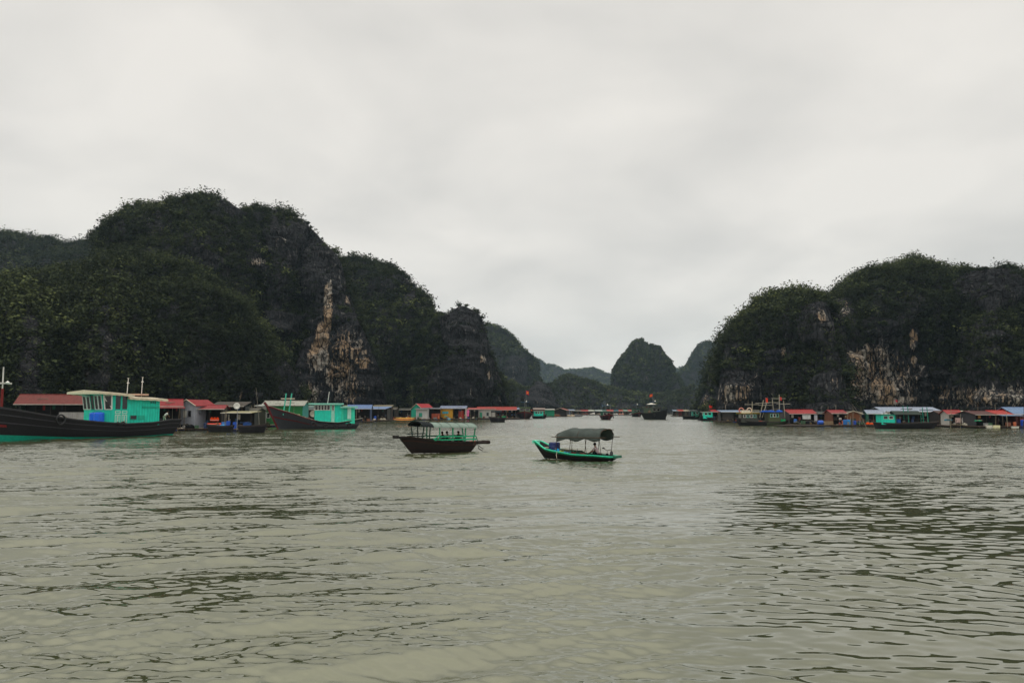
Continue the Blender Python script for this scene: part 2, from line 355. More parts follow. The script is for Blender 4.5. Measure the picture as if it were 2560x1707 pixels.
def hill(name, sil, Df, Dr, step=2.4, rows=200, n=2.0, seed=1, amp=1.0, jag=2.2, pale=(), rock=(), rockbase=.17, crowns=2000, cr=2.6, leaves=60, basecliff=0, Db=None, tb=0.0, flute=1.0):
    sil = np.array(sil, float); px = np.arange(sil[0, 0], sil[-1, 0] + step, step); py = np.interp(px, sil[:, 0], sil[:, 1])
    py = py + (jag * fbm(px / 9, px * 0 + seed, px * 0, 3, seed) - 1.5 * jag * np.abs(fbm(px / 24, px * 0 + seed, px * 0 + 5, 2, seed + 3)) + .5 * jag) * np.clip((1023 - py) / 60, .1, 1)
    py = np.minimum(py, 1027)
    rr = np.array([ray(a, b) for a, b in zip(px, py)]); k = rr[:, 0] / rr[:, 1]; m = rr[:, 2] / rr[:, 1]
    m = m - (.95 * cr / (np.mean([b for _, b in Dr]) if isinstance(Dr, (list, tuple)) else Dr)) * (crowns > 0) * np.clip(m / .03, 0, 1)
    f = lambda q: np.interp(px, [a for a, _ in q], [b for _, b in q]) if isinstance(q, (list, tuple)) else np.full_like(px, q)
    df, dr, nn = f(Df), f(Dr), f(n)
    H = m * dr + 3.5; Hn = np.clip(H / (H.max() * .6), .06, 1)
    df = dr - (dr - df) * Hn ** .6
    df = df + (dr - df) * .28 * fbm(px / 95, px * 0, px * 0 + 3, 3, seed + 40)
    db = (Db or 1.0) * (dr - df)
    th = np.concatenate([np.linspace(0, math.pi / 2, rows), math.pi / 2 + np.linspace(0, math.pi / 2, 14)[1:]])
    c, s = np.cos(th)[:, None], np.sin(th)[:, None]
    e = 2 / nn[None, :]
    t = 1 - np.sign(c) * np.abs(c) ** e; h = np.clip(s, 0, 1) ** e
    Yg = np.where(t <= 1, df + (dr - df) * t, dr + db * (t - 1))
    def fit(Yg, h):
        with np.errstate(divide='ignore', invalid='ignore'): q = np.where(h > .02, (m[None, :] * Yg + 3.5) / np.maximum(h, .02), 1e9)
        return np.maximum(q.min(0), .5)
    Zg = h * fit(Yg, h)[None, :]
    Xg = Yg * k[None, :]
    # big lumps, gullies and fluting, pushed along the surface normal
    def normals(X, Y, Z):
        du = np.stack([np.gradient(a, axis=1) for a in (X, Y, Z)], -1); dv = np.stack([np.gradient(a, axis=0) for a in (X, Y, Z)], -1)
        nn_ = np.cross(du, dv); nn_ /= np.linalg.norm(nn_, axis=-1, keepdims=True) + 1e-9; return nn_
    nr = normals(Xg, Yg, Zg); sc = np.median(dr) / 330
    PX, PY = project(Xg, Yg, np.maximum(Zg, 0))
    rk = np.clip(rockbase + blobs(PX, PY, rock) + .9 * np.clip(blobs(PX, PY, pale), 0, 1), 0, 1.4)
    if basecliff: rk = np.maximum(rk, basecliff * sstep(1.0, .3, (1023 - PY) / 60 + .35 * fbm(PX / 30, PY / 30, 0 * PX, 3, seed)))
    rk = rk + .35 * fbm(Xg / 14 / sc, Yg / 14 / sc, Zg / 11 / sc, 4, seed + 7)
    rm = sstep(.35, .7, rk)
    q = sc ** .8
    d = 8 * fbm(Xg / 42 / q, Yg / 42 / q, Zg / 60 / q, 4, seed, .5, True) + 2.6 * fbm(Xg / 9 / q, Yg / 9 / q, Zg / 9 / q, 4, seed + 11)
    d = d + rm * flute * (1.6 * fbm(Xg / 3.2 / q, Yg / 3.2 / q, Zg / 6 / q, 3, seed + 31, .7, True) + 2.0 * fbm(Xg / 5 / q, Yg / 5 / q, Zg / 26 / q, 4, seed + 15, .55, True) + .9 * fbm(Xg / 1.8 / q, Yg / 1.8 / q, Zg / 3.5 / q, 3, seed + 19, .6, True))
    d = d * amp * q; zk = np.clip(Zg / (12 * q), 0, 1)
    Xg = Xg + nr[..., 0] * d; Yg = Yg + nr[..., 1] * d; Zg = Zg + nr[..., 2] * d * .8 * zk
    # keep the skyline where it belongs
    lim = np.interp(Xg / Yg, k, m) * Yg + 3.5
    ratio = np.where(Zg > 1, lim / np.maximum(Zg, 1), 1e9).min(0)
    Zg = Zg * np.clip(ratio, .93, 1.5)[None, :]
    Zg = np.minimum(Zg, np.maximum(lim, .5))
    Zg = Zg - 1.5; Zg[0, :] = -3; Zg[-1, :] = -3
    nR, nC = Xg.shape; idx = np.arange(nR * nC).reshape(nR, nC)
    quads = np.stack([idx[:-1, :-1], idx[:-1, 1:], idx[1:, 1:], idx[1:, :-1]], -1).reshape(-1, 4)
    me = np_mesh(name, np.stack([Xg, Yg, Zg], -1).reshape(-1, 3), quads)
    PX, PY = project(Xg, Yg, np.maximum(Zg, 0))
    pl = np.clip(blobs(PX, PY, pale), 0, 1)
    fattr(me, 'rock', rk); fattr(me, 'pale', pl)
    tag(link_mesh(name, me, ROCK, None, False), kind='structure')
    nr = normals(Xg, Yg, Zg)
    HILLS[name + str(seed)] = (Xg, Yg, Zg, PX, PY, nr)
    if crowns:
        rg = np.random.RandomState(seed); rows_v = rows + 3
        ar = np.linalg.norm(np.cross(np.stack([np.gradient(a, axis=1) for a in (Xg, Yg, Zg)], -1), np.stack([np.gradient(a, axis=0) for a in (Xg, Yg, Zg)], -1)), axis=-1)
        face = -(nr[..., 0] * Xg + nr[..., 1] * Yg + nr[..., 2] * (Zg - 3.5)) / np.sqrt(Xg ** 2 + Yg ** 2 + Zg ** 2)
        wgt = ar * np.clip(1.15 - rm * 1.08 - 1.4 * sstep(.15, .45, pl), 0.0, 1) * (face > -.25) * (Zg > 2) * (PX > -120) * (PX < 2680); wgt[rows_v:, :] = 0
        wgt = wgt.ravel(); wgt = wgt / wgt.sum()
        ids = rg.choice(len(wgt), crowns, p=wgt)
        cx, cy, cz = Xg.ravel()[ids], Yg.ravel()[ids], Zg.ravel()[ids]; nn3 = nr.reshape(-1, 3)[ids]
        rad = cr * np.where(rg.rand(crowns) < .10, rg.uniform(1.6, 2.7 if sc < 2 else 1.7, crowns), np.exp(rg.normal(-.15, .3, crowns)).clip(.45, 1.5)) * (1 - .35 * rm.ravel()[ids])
        tint = np.clip(.38 + tb + .34 * fbm(cx / 35, cy / 35, cz / 35, 3, seed + 90) + .20 * (rad > 1.6 * cr) + .16 * sstep(.2, .8, nr.reshape(-1, 3)[ids][:, 2]) + .11 * rg.normal(0, 1, crowns) + .25 * (rg.rand(crowns) > .97) - .05, 0, 1)  # crowns on upward-facing ground tinted lighter, top light put into the colour
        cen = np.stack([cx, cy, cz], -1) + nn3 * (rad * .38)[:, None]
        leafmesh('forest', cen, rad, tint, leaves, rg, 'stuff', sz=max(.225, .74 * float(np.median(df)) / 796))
def leafmesh(name, cen, rad, tint, leaves, rg, kind=None, sz=.45, parent=None, mat=None):
    n = len(cen); N_ = n * leaves
    dirs = rg.normal(0, 1, (N_, 3)); dirs /= np.linalg.norm(dirs, axis=1, keepdims=True); dirs[:, 2] = np.abs(dirs[:, 2]) * 1.0 - .25
    ci = np.repeat(np.arange(n), leaves)
    # lobes: every crown has a handful of bulges
    lobe = rg.normal(0, 1, (n, 6, 3)); lobe /= np.linalg.norm(lobe, axis=2, keepdims=True)
    lb = lobe[ci, rg.randint(0, 6, N_)]; dirs = dirs * .55 + lb * .55; dirs /= np.maximum(np.linalg.norm(dirs, axis=1, keepdims=True), 1); dirs[:, 2] = dirs[:, 2] * .75 + .08
    rr_ = rad[ci] * (rg.rand(N_) ** .4)
    c = cen[ci] + dirs * rr_[:, None]
    a = rg.normal(0, 1, (N_, 3)); a += dirs * .2; a[:, 2] *= .6; a /= np.linalg.norm(a, axis=1, keepdims=True)
    b_ = np.cross(a, dirs + rg.normal(0, .5, (N_, 3))); b_ /= np.linalg.norm(b_, axis=1, keepdims=True) + 1e-9
    s = (sz * (rad[ci] / np.median(rad)) ** .55 * rg.uniform(.5, 1.25, N_))[:, None]
    # a leaf spray: kite of four corners, slightly folded
    v = np.stack([c - a * s, c + b_ * s * .6, c + a * s * 1.1, c - b_ * s * .6], 1)
    me = np_mesh(name, v.reshape(-1, 3), np.arange(N_ * 4).reshape(-1, 4))
    tt = np.clip(tint[ci] + rg.normal(0, .035, N_), 0, 1)
    cn = dirs + np.array([0, 0, .25]) + rg.normal(0, .13, (N_, 3)); cn /= np.linalg.norm(cn, axis=1, keepdims=True)
    av = me.attributes.new('crown_normal', 'FLOAT_VECTOR', 'POINT'); av.data.foreach_set('vector', np.repeat(cn, 4, axis=0).astype(np.float32).ravel())
    fattr(me, 'tint', np.repeat(tt, 4))
    o = link_mesh(name, me, mat or LEAF, parent)
    if kind: tag(o, kind=kind)
    return o

# far to near. silhouettes are (px, py) of the photograph, distances in metres
hill('hills', [(1250, 905), (1331, 890), (1354, 900), (1365, 913), (1370, 909), (1387, 910), (1406, 921.5), (1417, 925.6), (1430, 919), (1452, 921.5), (1479, 917), (1493, 921.5), (1512, 931), (1536, 935), (1580, 950), (1640, 940), (1683, 923), (1702, 917), (1716, 916), (1760, 930), (1830, 990)], 1900, 2400, rows=70, seed=2, jag=1, crowns=15000, cr=5, leaves=8, n=1.7, tb=.15)
hill('hills', [(1690, 1010), (1697, 932), (1719, 913), (1727, 897), (1740.5, 875), (1751, 859), (1762, 848.6), (1776, 849), (1789.5, 859), (1800, 867), (1830, 900), (1860, 1000)], 1250, 1400, rows=100, seed=3, n=2.3, crowns=6000, cr=3.6, leaves=10, rockbase=.05, jag=1.5)
hill('hills', [(1150, 840), (1213, 807), (1225, 804.5), (1256, 811), (1270, 826), (1289, 847), (1300, 864), (1313, 872.5), (1321.5, 883), (1332, 890), (1339, 902), (1342, 945), (1346, 1020)], 850, 1050, rows=140, seed=4, n=2.4, crowns=9000, cr=3.2, leaves=12, rock=[(1285, 920, 30, 40, .6)], pale=[(1285, 938, 12, 22, .35), (1245, 925, 16, 14, .25)], jag=1.5, tb=.12)
hill('hills', [(1500, 1020), (1534, 985), (1536, 943), (1538, 921.5), (1547, 905), (1561, 885), (1572, 871), (1583, 855), (1593.6, 845), (1607, 844), (1614, 856), (1619, 864), (1629, 858), (1640, 859), (1651, 870), (1661.6, 886), (1672.5, 897), (1679, 910.6), (1683, 930), (1697, 943), (1705, 965), (1725, 1010)], 840, 980, rows=150, seed=5, n=2.4, crowns=13000, cr=2.2, leaves=12, jag=2.6, pale=[(1545, 1010, 10, 14, .45), (1562, 1012, 8, 16, .4), (1645, 1000, 24, 26, .6), (1617, 944, 3, 5, .5), (1700, 1010, 10, 14, .5)], rock=[(1620, 950, 60, 30, .25)])
hill('hills', [(1370, 1015), (1381, 957), (1398, 946), (1411, 935), (1425, 932), (1438.5, 938), (1452, 944.6), (1474, 944.6), (1493, 954), (1520, 961), (1560, 975), (1640, 985), (1700, 975), (1730, 960), (1750, 975), (1790, 1018)], 700, 830, rows=90, seed=6, n=2.0, crowns=8000, cr=2.8, leaves=12, jag=1.5, pale=[(1560, 1015, 40, 10, .3)])
hill('hills', [(1220, 1010), (1262, 938), (1289, 954), (1311, 968), (1332, 962), (1338, 942), (1345, 940), (1353, 943), (1360, 954), (1370, 950), (1381, 965), (1388, 985), (1391, 1020)], 560, 660, rows=110, seed=8, n=2.8, crowns=2000, cr=2.2, leaves=18, rock=[(1358, 990, 36, 50, .9)], pale=[(1343, 1000, 8, 22, .4), (1375, 985, 5, 25, .3)], jag=2)
hill('hills', [(1748, 1018), (1753, 985), (1760, 965), (1768, 932), (1776, 897), (1787, 887.5), (1803, 883), (1850, 900), (1900, 1000)], 400, 450, rows=110, seed=9, n=2.6, crowns=1500, cr=2.0, leaves=28, basecliff=.9, pale=[(1765, 1000, 10, 20, .5)], jag=2)
# left side
hill('hills', [(-520, 560), (-300, 590), (-120, 560), (0, 570), (34, 570), (57, 576), (75, 572), (88, 586), (122, 582), (142, 592), (170, 600), (199, 592), (245, 586), (300, 600), (400, 700), (430, 900)], 430, 560, step=3, rows=150, seed=12, n=1.7, crowns=11000, cr=2.7, leaves=28, tb=.02, jag=3)
hill('hills', [(780, 760), (853, 636), (885, 633), (924, 639), (969, 653), (995, 666), (1020, 684), (1024, 697), (1037, 707), (1052, 723), (1055, 733), (1062, 728.5), (1069, 735), (1073, 751), (1082, 780), (1100, 800), (1150, 880), (1180, 1010)], 340, 430, rows=240, seed=13, n=2.1, crowns=10000, cr=2.0, leaves=32, rock=[(1000, 690, 40, 20, .45), (1064, 755, 12, 30, 1.2), (920, 700, 60, 40, .3)], jag=2.5)
hill('hills', [(1035, 1015), (1050, 880), (1087, 784), (1098, 775), (1129, 767), (1135, 757), (1149, 746.5), (1160, 746), (1169, 751), (1173, 761), (1194, 763), (1205, 780), (1209, 796), (1222, 833), (1225, 867), (1242, 903), (1261, 956), (1264, 998), (1268, 1022)], 318, 375, rows=240, seed=14, n=[(1035, 2), (1150, 2.6), (1260, 3.2)], crowns=4200, cr=1.6, leaves=32, rock=[(1165, 800, 50, 70, .9), (1200, 880, 45, 80, .8), (1130, 940, 90, 70, .5)], pale=[(1208, 898, 10, 18, .62), (1180, 830, 22, 16, .3), (1222, 935, 6, 25, .5), (1175, 985, 10, 25, .4), (1245, 1000, 12, 20, .5), (1212, 975, 18, 14, .3)], basecliff=.5, jag=2.5)
hill('hills', [(236, 1010), (237, 700), (240, 634), (245, 603), (262, 569), (268, 551), (291, 536), (306, 523), (325, 504), (346, 496), (367, 504), (402, 494), (425, 486), (446, 486), (471, 477), (517, 474), (543, 479), (566, 482), (593, 498), (612, 511), (622, 513), (643, 498), (670, 509), (693, 504), (727, 519), (750, 528), (777, 549.5), (792, 569), (815, 592), (838, 615), (853, 637), (862, 680), (880, 730), (896, 775), (915, 820), (935, 865), (955, 905), (970, 935), (978, 990), (984, 1022)], [(236, 235), (980, 300)], [(236, 330), (980, 350)], rows=330, seed=15, n=[(236, 2.2), (600, 2.0), (850, 3.0), (980, 3.2)], crowns=19000, cr=1.8, leaves=46, rock=[(565, 500, 45, 22, .9), (740, 590, 75, 70, .68), (720, 560, 70, 30, .35), (800, 660, 60, 80, .7), (500, 640, 30, 20, .5), (690, 790, 60, 35, .7), (850, 800, 80, 140, .65), (420, 490, 18, 8, .6)], pale=[(930, 960, 40, 60, .5), (705, 598, 32, 14, .42), (642, 655, 22, 14, .55), (660, 655, 6, 8, .8), (710, 600, 14, 10, .5)], jag=4, amp=1.1, tb=.02)
hill('hills', [(690, 1022), (705, 985), (728, 930), (758, 830), (782, 730), (805, 690), (832, 672), (852, 690), (875, 738), (896, 782), (925, 845), (950, 905), (962, 960), (966, 1022)], 276, 305, rows=260, seed=16, n=3.0, crowns=1300, cr=1.4, leaves=36, rockbase=.5, pale=[(735, 975, 35, 45, .5), (870, 880, 60, 80, .47), (820, 760, 14, 90, .85), (806, 850, 20, 55, 1.0), (798, 885, 26, 48, 1.0), (775, 900, 14, 60, .45), (850, 940, 55, 65, .55), (912, 930, 14, 70, .75), (880, 980, 60, 50, .5), (780, 990, 30, 50, .55), (868, 750, 8, 16, .7)], flute=1.4, jag=2, basecliff=.9)
hill('hills', [(-620, 760), (-300, 700), (-100, 690), (0, 678), (69, 678), (115, 672), (214, 659), (268, 630), (344, 614), (402, 622), (459, 641), (536, 687), (593, 737), (650, 800), (700, 860), (735, 900), (755, 960), (770, 1022)], [(-620, 150), (0, 160), (770, 215)], [(-620, 250), (300, 275), (770, 262)], step=2.6, rows=330, seed=17, n=1.8, rockbase=-.05, crowns=21000, cr=1.8, leaves=46, rock=[(710, 930, 70, 80, .8), (600, 960, 60, 30, .35), (480, 660, 30, 18, .4)], pale=[(600, 985, 14, 20, .45), (700, 985, 25, 20, .4)], jag=4, amp=1.1, tb=-.05)
# right side
hill('hills', [(2020, 1010), (2040, 760), (2082, 722), (2092, 706), (2123.5, 687), (2127, 678), (2148, 668), (2169, 663), (2193, 657.5), (2218, 652), (2235, 645), (2256, 652), (2273.5, 636.6), (2298, 634), (2315, 649), (2340, 649), (2361, 654), (2385, 650), (2402.5, 653), (2423, 656), (2448, 652), (2458, 650.6), (2479, 652), (2500, 645), (2528, 643.6), (2545.5, 654), (2560, 666), (2700, 700), (2900, 720), (3200, 800), (3400, 1000)], [(2020, 250), (2560, 215), (3400, 180)], 310, step=2.6, rows=320, seed=18, n=[(2000, 2.6), (2600, 2.8)], crowns=17000, cr=1.8, leaves=46, rock=[(2300, 930, 330, 90, .40), (2480, 700, 90, 60, .5), (2450, 850, 100, 100, .35), (2180, 860, 90, 90, .45), (2280, 940, 120, 70, .5)], pale=[(2190, 955, 150, 75, .51), (2180, 900, 90, 50, .5), (2440, 990, 110, 35, .48), (2070, 790, 10, 28, .8), (2100, 770, 40, 34, .42), (2130, 890, 22, 22, .55), (2160, 890, 10, 24, .7), (2283, 850, 14, 36, .62), (2285, 900, 10, 14, .9), (2140, 960, 60, 50, .55), (2200, 975, 70, 45, .62), (2230, 1000, 80, 16, .75), (2290, 935, 40, 40, .4), (2355, 985, 60, 35, .45), (2440, 990, 80, 35, .5), (2535, 990, 40, 40, .5)], jag=4.5, basecliff=.6, flute=1.3)
hill('hills', [(1793, 1022), (1797, 960), (1800, 910), (1803, 861.5), (1813, 837), (1827, 809), (1841, 793.5), (1862, 771), (1879.5, 762), (1893, 741), (1928, 724), (1963, 720), (1991, 706), (2019, 711.6), (2033, 713), (2064, 724), (2080, 760), (2095, 850), (2110, 930), (2120, 1022)], [(1793, 258), (2120, 225)], 300, rows=300, seed=19, n=2.8, crowns=8500, cr=1.8, leaves=46, rock=[(1930, 930, 160, 80, .40), (1870, 980, 70, 50, .5), (2050, 800, 30, 40, .5)], pale=[(2054, 798, 16, 40, .68), (1958, 878, 10, 16, .6), (1830, 985, 50, 40, .62), (1880, 955, 40, 40, .38), (1930, 990, 20, 20, .35), (1850, 1000, 30, 24, .4), (2085, 960, 24, 50, .35)], jag=4.5, basecliff=.8, flute=1.2)
# ------------------------------------------------------------------ boats
class Hull:
    """x forward (bow at x1), y to port; sheer = [(s, z)], s = 0 stern .. 1 bow"""
    def __init__(s, x0, x1, B, sheer, kd=.5, rake=(.5, 1.6), stern=.6, ns=26, point=1.0, full=.42):
        s.x0, s.x1, s.B, s.sh, s.kd, s.rake, s.st, s.ns, s.pt, s.full = x0, x1, B, sheer, kd, rake, stern, ns, point, full
    def z(s, u): return float(np.interp(u, [a for a, _ in s.sh], [b for _, b in s.sh]))
    def b(s, u):
        if u < s.full: k = s.st + (1 - s.st) * math.sin(u / s.full * math.pi / 2)
        else: k = 1 - s.pt * ((u - s.full) / (1 - s.full)) ** 2.3
        return s.B / 2 * max(k, .03)
    def p(s, u, t, side=1, off=0):
        t_ = max(t, 0); pw = .38 + .75 * max(0, (u - .5) / .5) ** 1.3
        y = s.b(u) * t_ ** pw + off
        z = -s.kd + (s.z(u) + s.kd) * t
        xs = s.x0 + (s.x1 - s.x0) * u; xk = (s.x0 + s.rake[0]) + (s.x1 - s.rake[1] - s.x0 - s.rake[0]) * u
        return (xk + (xs - xk) * t ** .85 if t > 0 else xk, side * y, z)
    def us(s): return [i / (s.ns - 1) for i in range(s.ns)]
    def shell(s):
        m = MB(); T = [0, .03, .1, .2, .32, .45, .6, .75, .88, 1]
        for off, rev in ((0, 0), (-.09, 1)):
            ring = []
            for u in s.us():
                pts = [s.p(u, t, 1, off if t > .1 else 0) for t in T[::-1]] + [s.p(u, t, -1, off if t > .1 else 0) if 0 else (s.p(u, t, 1, off if t > .1 else 0)[0], -s.p(u, t, 1, off if t > .1 else 0)[1], s.p(u, t)[2]) for t in T[1:]]
                ring.append(pts if not rev else pts[::-1])
            m.loft(ring, closed=False)
            n = len(ring[0]); m.add(ring[0], [tuple(range(n))]); m.add(ring[-1], [tuple(range(n))[::-1]])
        return m
    def band(s, t0, t1, off=.05, u0=0, u1=1, n=1):
        m = MB()
        for side in (1, -1):
            ring = []
            for i in range(s.ns * 1):
                u = u0 + (u1 - u0) * i / (s.ns - 1)
                pts = []
                ts = [t0 + (t1 - t0) * k / n for k in range(n + 1)]
                for t in ts: x, y, z = s.p(u, t, 1, off); pts.append((x, side * y, z))
                x, y, z = s.p(u, t1, 1, -.01); pts.append((x, side * y, z)); x, y, z = s.p(u, t0, 1, -.01); pts.append((x, side * y, z))
                ring.append(pts if side < 0 else pts[::-1])
            m.loft(ring, closed=True)
        return m
    def rim(s, w=.16, h=.1, out=.05):
        m = MB()
        for side in (1, -1):
            ring = []
            for u in s.us():
                x, y, z = s.p(u, 1)
                a, b = y + out, max(y + out - w, .0)
                pts = [(x, side * a, z - h * .5), (x, side * a, z + h * .5), (x, side * b, z + h * .5), (x, side * b, z - h * .5)]
                ring.append(pts if side > 0 else pts[::-1])
            m.loft(ring)
        return m
    def deck(s, t=.82, u0=.02, u1=.97):
        m = MB(); ring = []
        for i in range(s.ns):
            u = u0 + (u1 - u0) * i / (s.ns - 1); x, y, z = s.p(u, t, 1, -.1); y = max(y, .02)
            ring.append([(x, -y, z), (x, y, z)])
        return m.loft(ring, closed=False)
    def floor(s, u, t=.82): return s.p(u, t)[2]

def window(parent, ax, c, w_, h_, fcol=WHITE, gcol=DARK, bars=1, tilt=0, fw=.07, name='window'):
    """window on a wall facing ax ('+x','-x','+y','-y'); c = centre on the wall surface"""
    def pt(a, z, d):
        d = d + tilt * z
        if ax == '+y': return (c[0] - a, c[1] + d, c[2] + z)
        if ax == '-y': return (c[0] + a, c[1] - d, c[2] + z)
        if ax == '+x': return (c[0] + d, c[1] + a, c[2] + z)
        return (c[0] - d, c[1] - a, c[2] + z)
    def blk(m, a0, a1, z0, z1, d0, d1):
        vs = [pt(a, z, d) for z in (z0, z1) for a, d in ((a0, d1), (a1, d1), (a1, d0), (a0, d0))]
        m.add(vs, [(3, 2, 1, 0), (4, 5, 6, 7), (0, 1, 5, 4), (1, 2, 6, 5), (2, 3, 7, 6), (3, 0, 4, 7)])
    f = MB(); hw, hh = w_ / 2, h_ / 2
    blk(f, -hw, hw, hh - fw, hh, .003, .06); blk(f, -hw, hw, -hh, -hh + fw, .003, .06)
    blk(f, -hw, -hw + fw, -hh + fw, hh - fw, .003, .058); blk(f, hw - fw, hw, -hh + fw, hh - fw, .003, .058)
    for i in range(1, bars):
        a = -hw + w_ * i / bars; blk(f, a - fw / 2, a + fw / 2, -hh + fw, hh - fw, .003, .057)
    o = f.build(name, paint(fcol, 'plastic'), parent)
    g = MB(); blk(g, -hw + fw * .8, hw - fw * .8, -hh + fw * .8, hh - fw * .8, .002, .025); g.build('pane', paint(gcol, 'glass'), o)
    return o

def skin(verts, edges, radii, mat, name, parent, root=0, sub=1):
    me = bpy.data.meshes.new(name); me.from_pydata(verts, edges, []); o = bpy.data.objects.new('tmp', me); C.objects.link(o)
    md = o.modifiers.new('s', 'SKIN'); md.use_smooth_shade = True
    for i, r in enumerate(radii): me.skin_vertices[0].data[i].radius = (r, r) if not isinstance(r, tuple) else r
    me.skin_vertices[0].data[root].use_root = True
    if sub: o.modifiers.new('u', 'SUBSURF').levels = sub
    dg = bpy.context.evaluated_depsgraph_get(); m2 = bpy.data.meshes.new_from_object(o.evaluated_get(dg))
    bpy.data.objects.remove(o); m2.materials.clear()
    return link_mesh(name, m2, mat, parent, True)

def person(loc, face, label, pose='stand', shirt=WHITE, pants='#2a2c33', hair='#14110f', group=None, fingers=False, h=1.65, skincol='#8a5a3f', lean=0.0, hat=None):
    """face = heading in degrees; the body is one skinned surface, clothes and hair are children"""
    r = empty('person', loc, R(face), label, 'person', group); k = h / 1.65
    sit = pose == 'sit'; hipz = .16 if sit else .86
    hip = Vector((0, 0, hipz)); ch = hip + Vector((.12 + lean, 0, .26)); nk = ch + Vector((.07 + lean * .5, 0, .23)); hd = nk + Vector((.03, 0, .13)); tp = hd + Vector((.015, 0, .115))
    V = [hip, ch, nk, hd, tp]; Rr = [.13, (.13, .17), .055, .085, .05]; E_ = [(0, 1), (1, 2), (2, 3), (3, 4)]
    arms = []; legs = []
    for sd in (1, -1):
        b = len(V)
        sh = nk + Vector((-.02, sd * .18, -.05))
        if sit: el = sh + Vector((.16, sd * .06, -.22)); wr = el + Vector((.20, -sd * .07, -.10)); ha = wr + Vector((.07, 0, -.02))
        elif pose == 'walk': el = sh + Vector((sd * .12, sd * .07, -.26)); wr = el + Vector((sd * .10 + .06, 0, -.2)); ha = wr + Vector((.03, 0, -.08))
        else: el = sh + Vector((.02, sd * .07, -.28)); wr = el + Vector((.14, -sd * .03, -.2)); ha = wr + Vector((.06, 0, -.05))
        V += [sh, el, wr, ha]; Rr += [.055, .043, .03, .035]; E_ += [(1, b), (b, b + 1), (b + 1, b + 2), (b + 2, b + 3)]; arms.append((sh, el, wr))
        if fingers:
            dd = (ha - wr).normalized(); up = Vector((0, 0, 1)); sdv = dd.cross(up).normalized() * sd
            for q, ln in ((-.03, .06), (-.01, .075), (.01, .08), (.028, .07)):
                f0 = len(V); V += [ha + sdv * q + dd * .03, ha + sdv * q + dd * (.03 + ln * .6), ha + sdv * q + dd * (.03 + ln) - up * .02]; Rr += [.011, .010, .008]; E_ += [(b + 3, f0), (f0, f0 + 1), (f0 + 1, f0 + 2)]
            f0 = len(V); V += [wr + dd * .04 - sdv * .045, wr + dd * .09 - sdv * .06]; Rr += [.013, .010]; E_ += [(b + 2, f0), (f0, f0 + 1)]
        b = len(V); h0 = hip + Vector((0, sd * .09, -.03))
        if sit: kn = h0 + Vector((.26, sd * .10, .26)); an = kn + Vector((.05, -sd * .02, -.36)); ft = an + Vector((.15, sd * .02, -.03))
        elif pose == 'walk': kn = h0 + Vector((-sd * .13 + .06, 0, -.40)); an = kn + Vector((-sd * .13 - .04, 0, -.38)); ft = an + Vector((.14, 0, -.03))
        else: kn = h0 + Vector((.02, sd * .02, -.42)); an = kn + Vector((-.02, 0, -.37)); ft = an + Vector((.14, 0, -.03))
        V += [h0, kn, an, ft]; Rr += [.085, .06, .038, .032]; E_ += [(0, b), (b, b + 1), (b + 1, b + 2), (b + 2, b + 3)]; legs.append((h0, kn, an))
    V = [v * k for v in V]
    sk = paint(skincol, 'skin'); skin([tuple(v) for v in V], E_, Rr, sk, 'body', r)
    f = MB(); hc = (hd + Vector((.02, 0, .02))) * k
    f.sphere((hc.x + .075, hc.y, hc.z - .02), .018, 6, 4); f.build('nose', sk, r, True)
    sh_v = [hip + Vector((0, 0, .04)), ch, nk - Vector((.01, 0, .05))]; sr = [(.145, .165), (.145, .19), .085]; se = [(0, 1), (1, 2)]
    for a in arms: b = len(sh_v); sh_v += [a[0], a[0] + (a[1] - a[0]) * .8]; sr += [.072, .062]; se += [(1, b), (b, b + 1)]
    skin([tuple(v * k) for v in sh_v], se, sr, paint(shirt, 'cloth'), 'shirt', r)
    pv = [hip]; pr = [(.145, .16)]; pe = []
    for l in legs: b = len(pv); pv += [l[0], l[1], l[1] + (l[2] - l[1]) * .85]; pr += [.105, .08, .06]; pe += [(0, b), (b, b + 1), (b + 1, b + 2)]
    skin([tuple(v * k) for v in pv], pe, pr, paint(pants, 'cloth'), 'trousers', r)
    m = MB().sphere(((hd.x) * k - .012, 0, hd.z * k + .03), .108, 12, 6, top=False, sz=1.0, jit=.05, rg=rnd); m.build('hair', paint(hair, 'cloth'), r, True)
    if hat: MB().tube([(hd.x * k, 0, hd.z * k + .08), (hd.x * k, 0, hd.z * k + .24)], [.24, .02], 14).build('hat', paint(hat, 'cloth'), r, True)
    return r

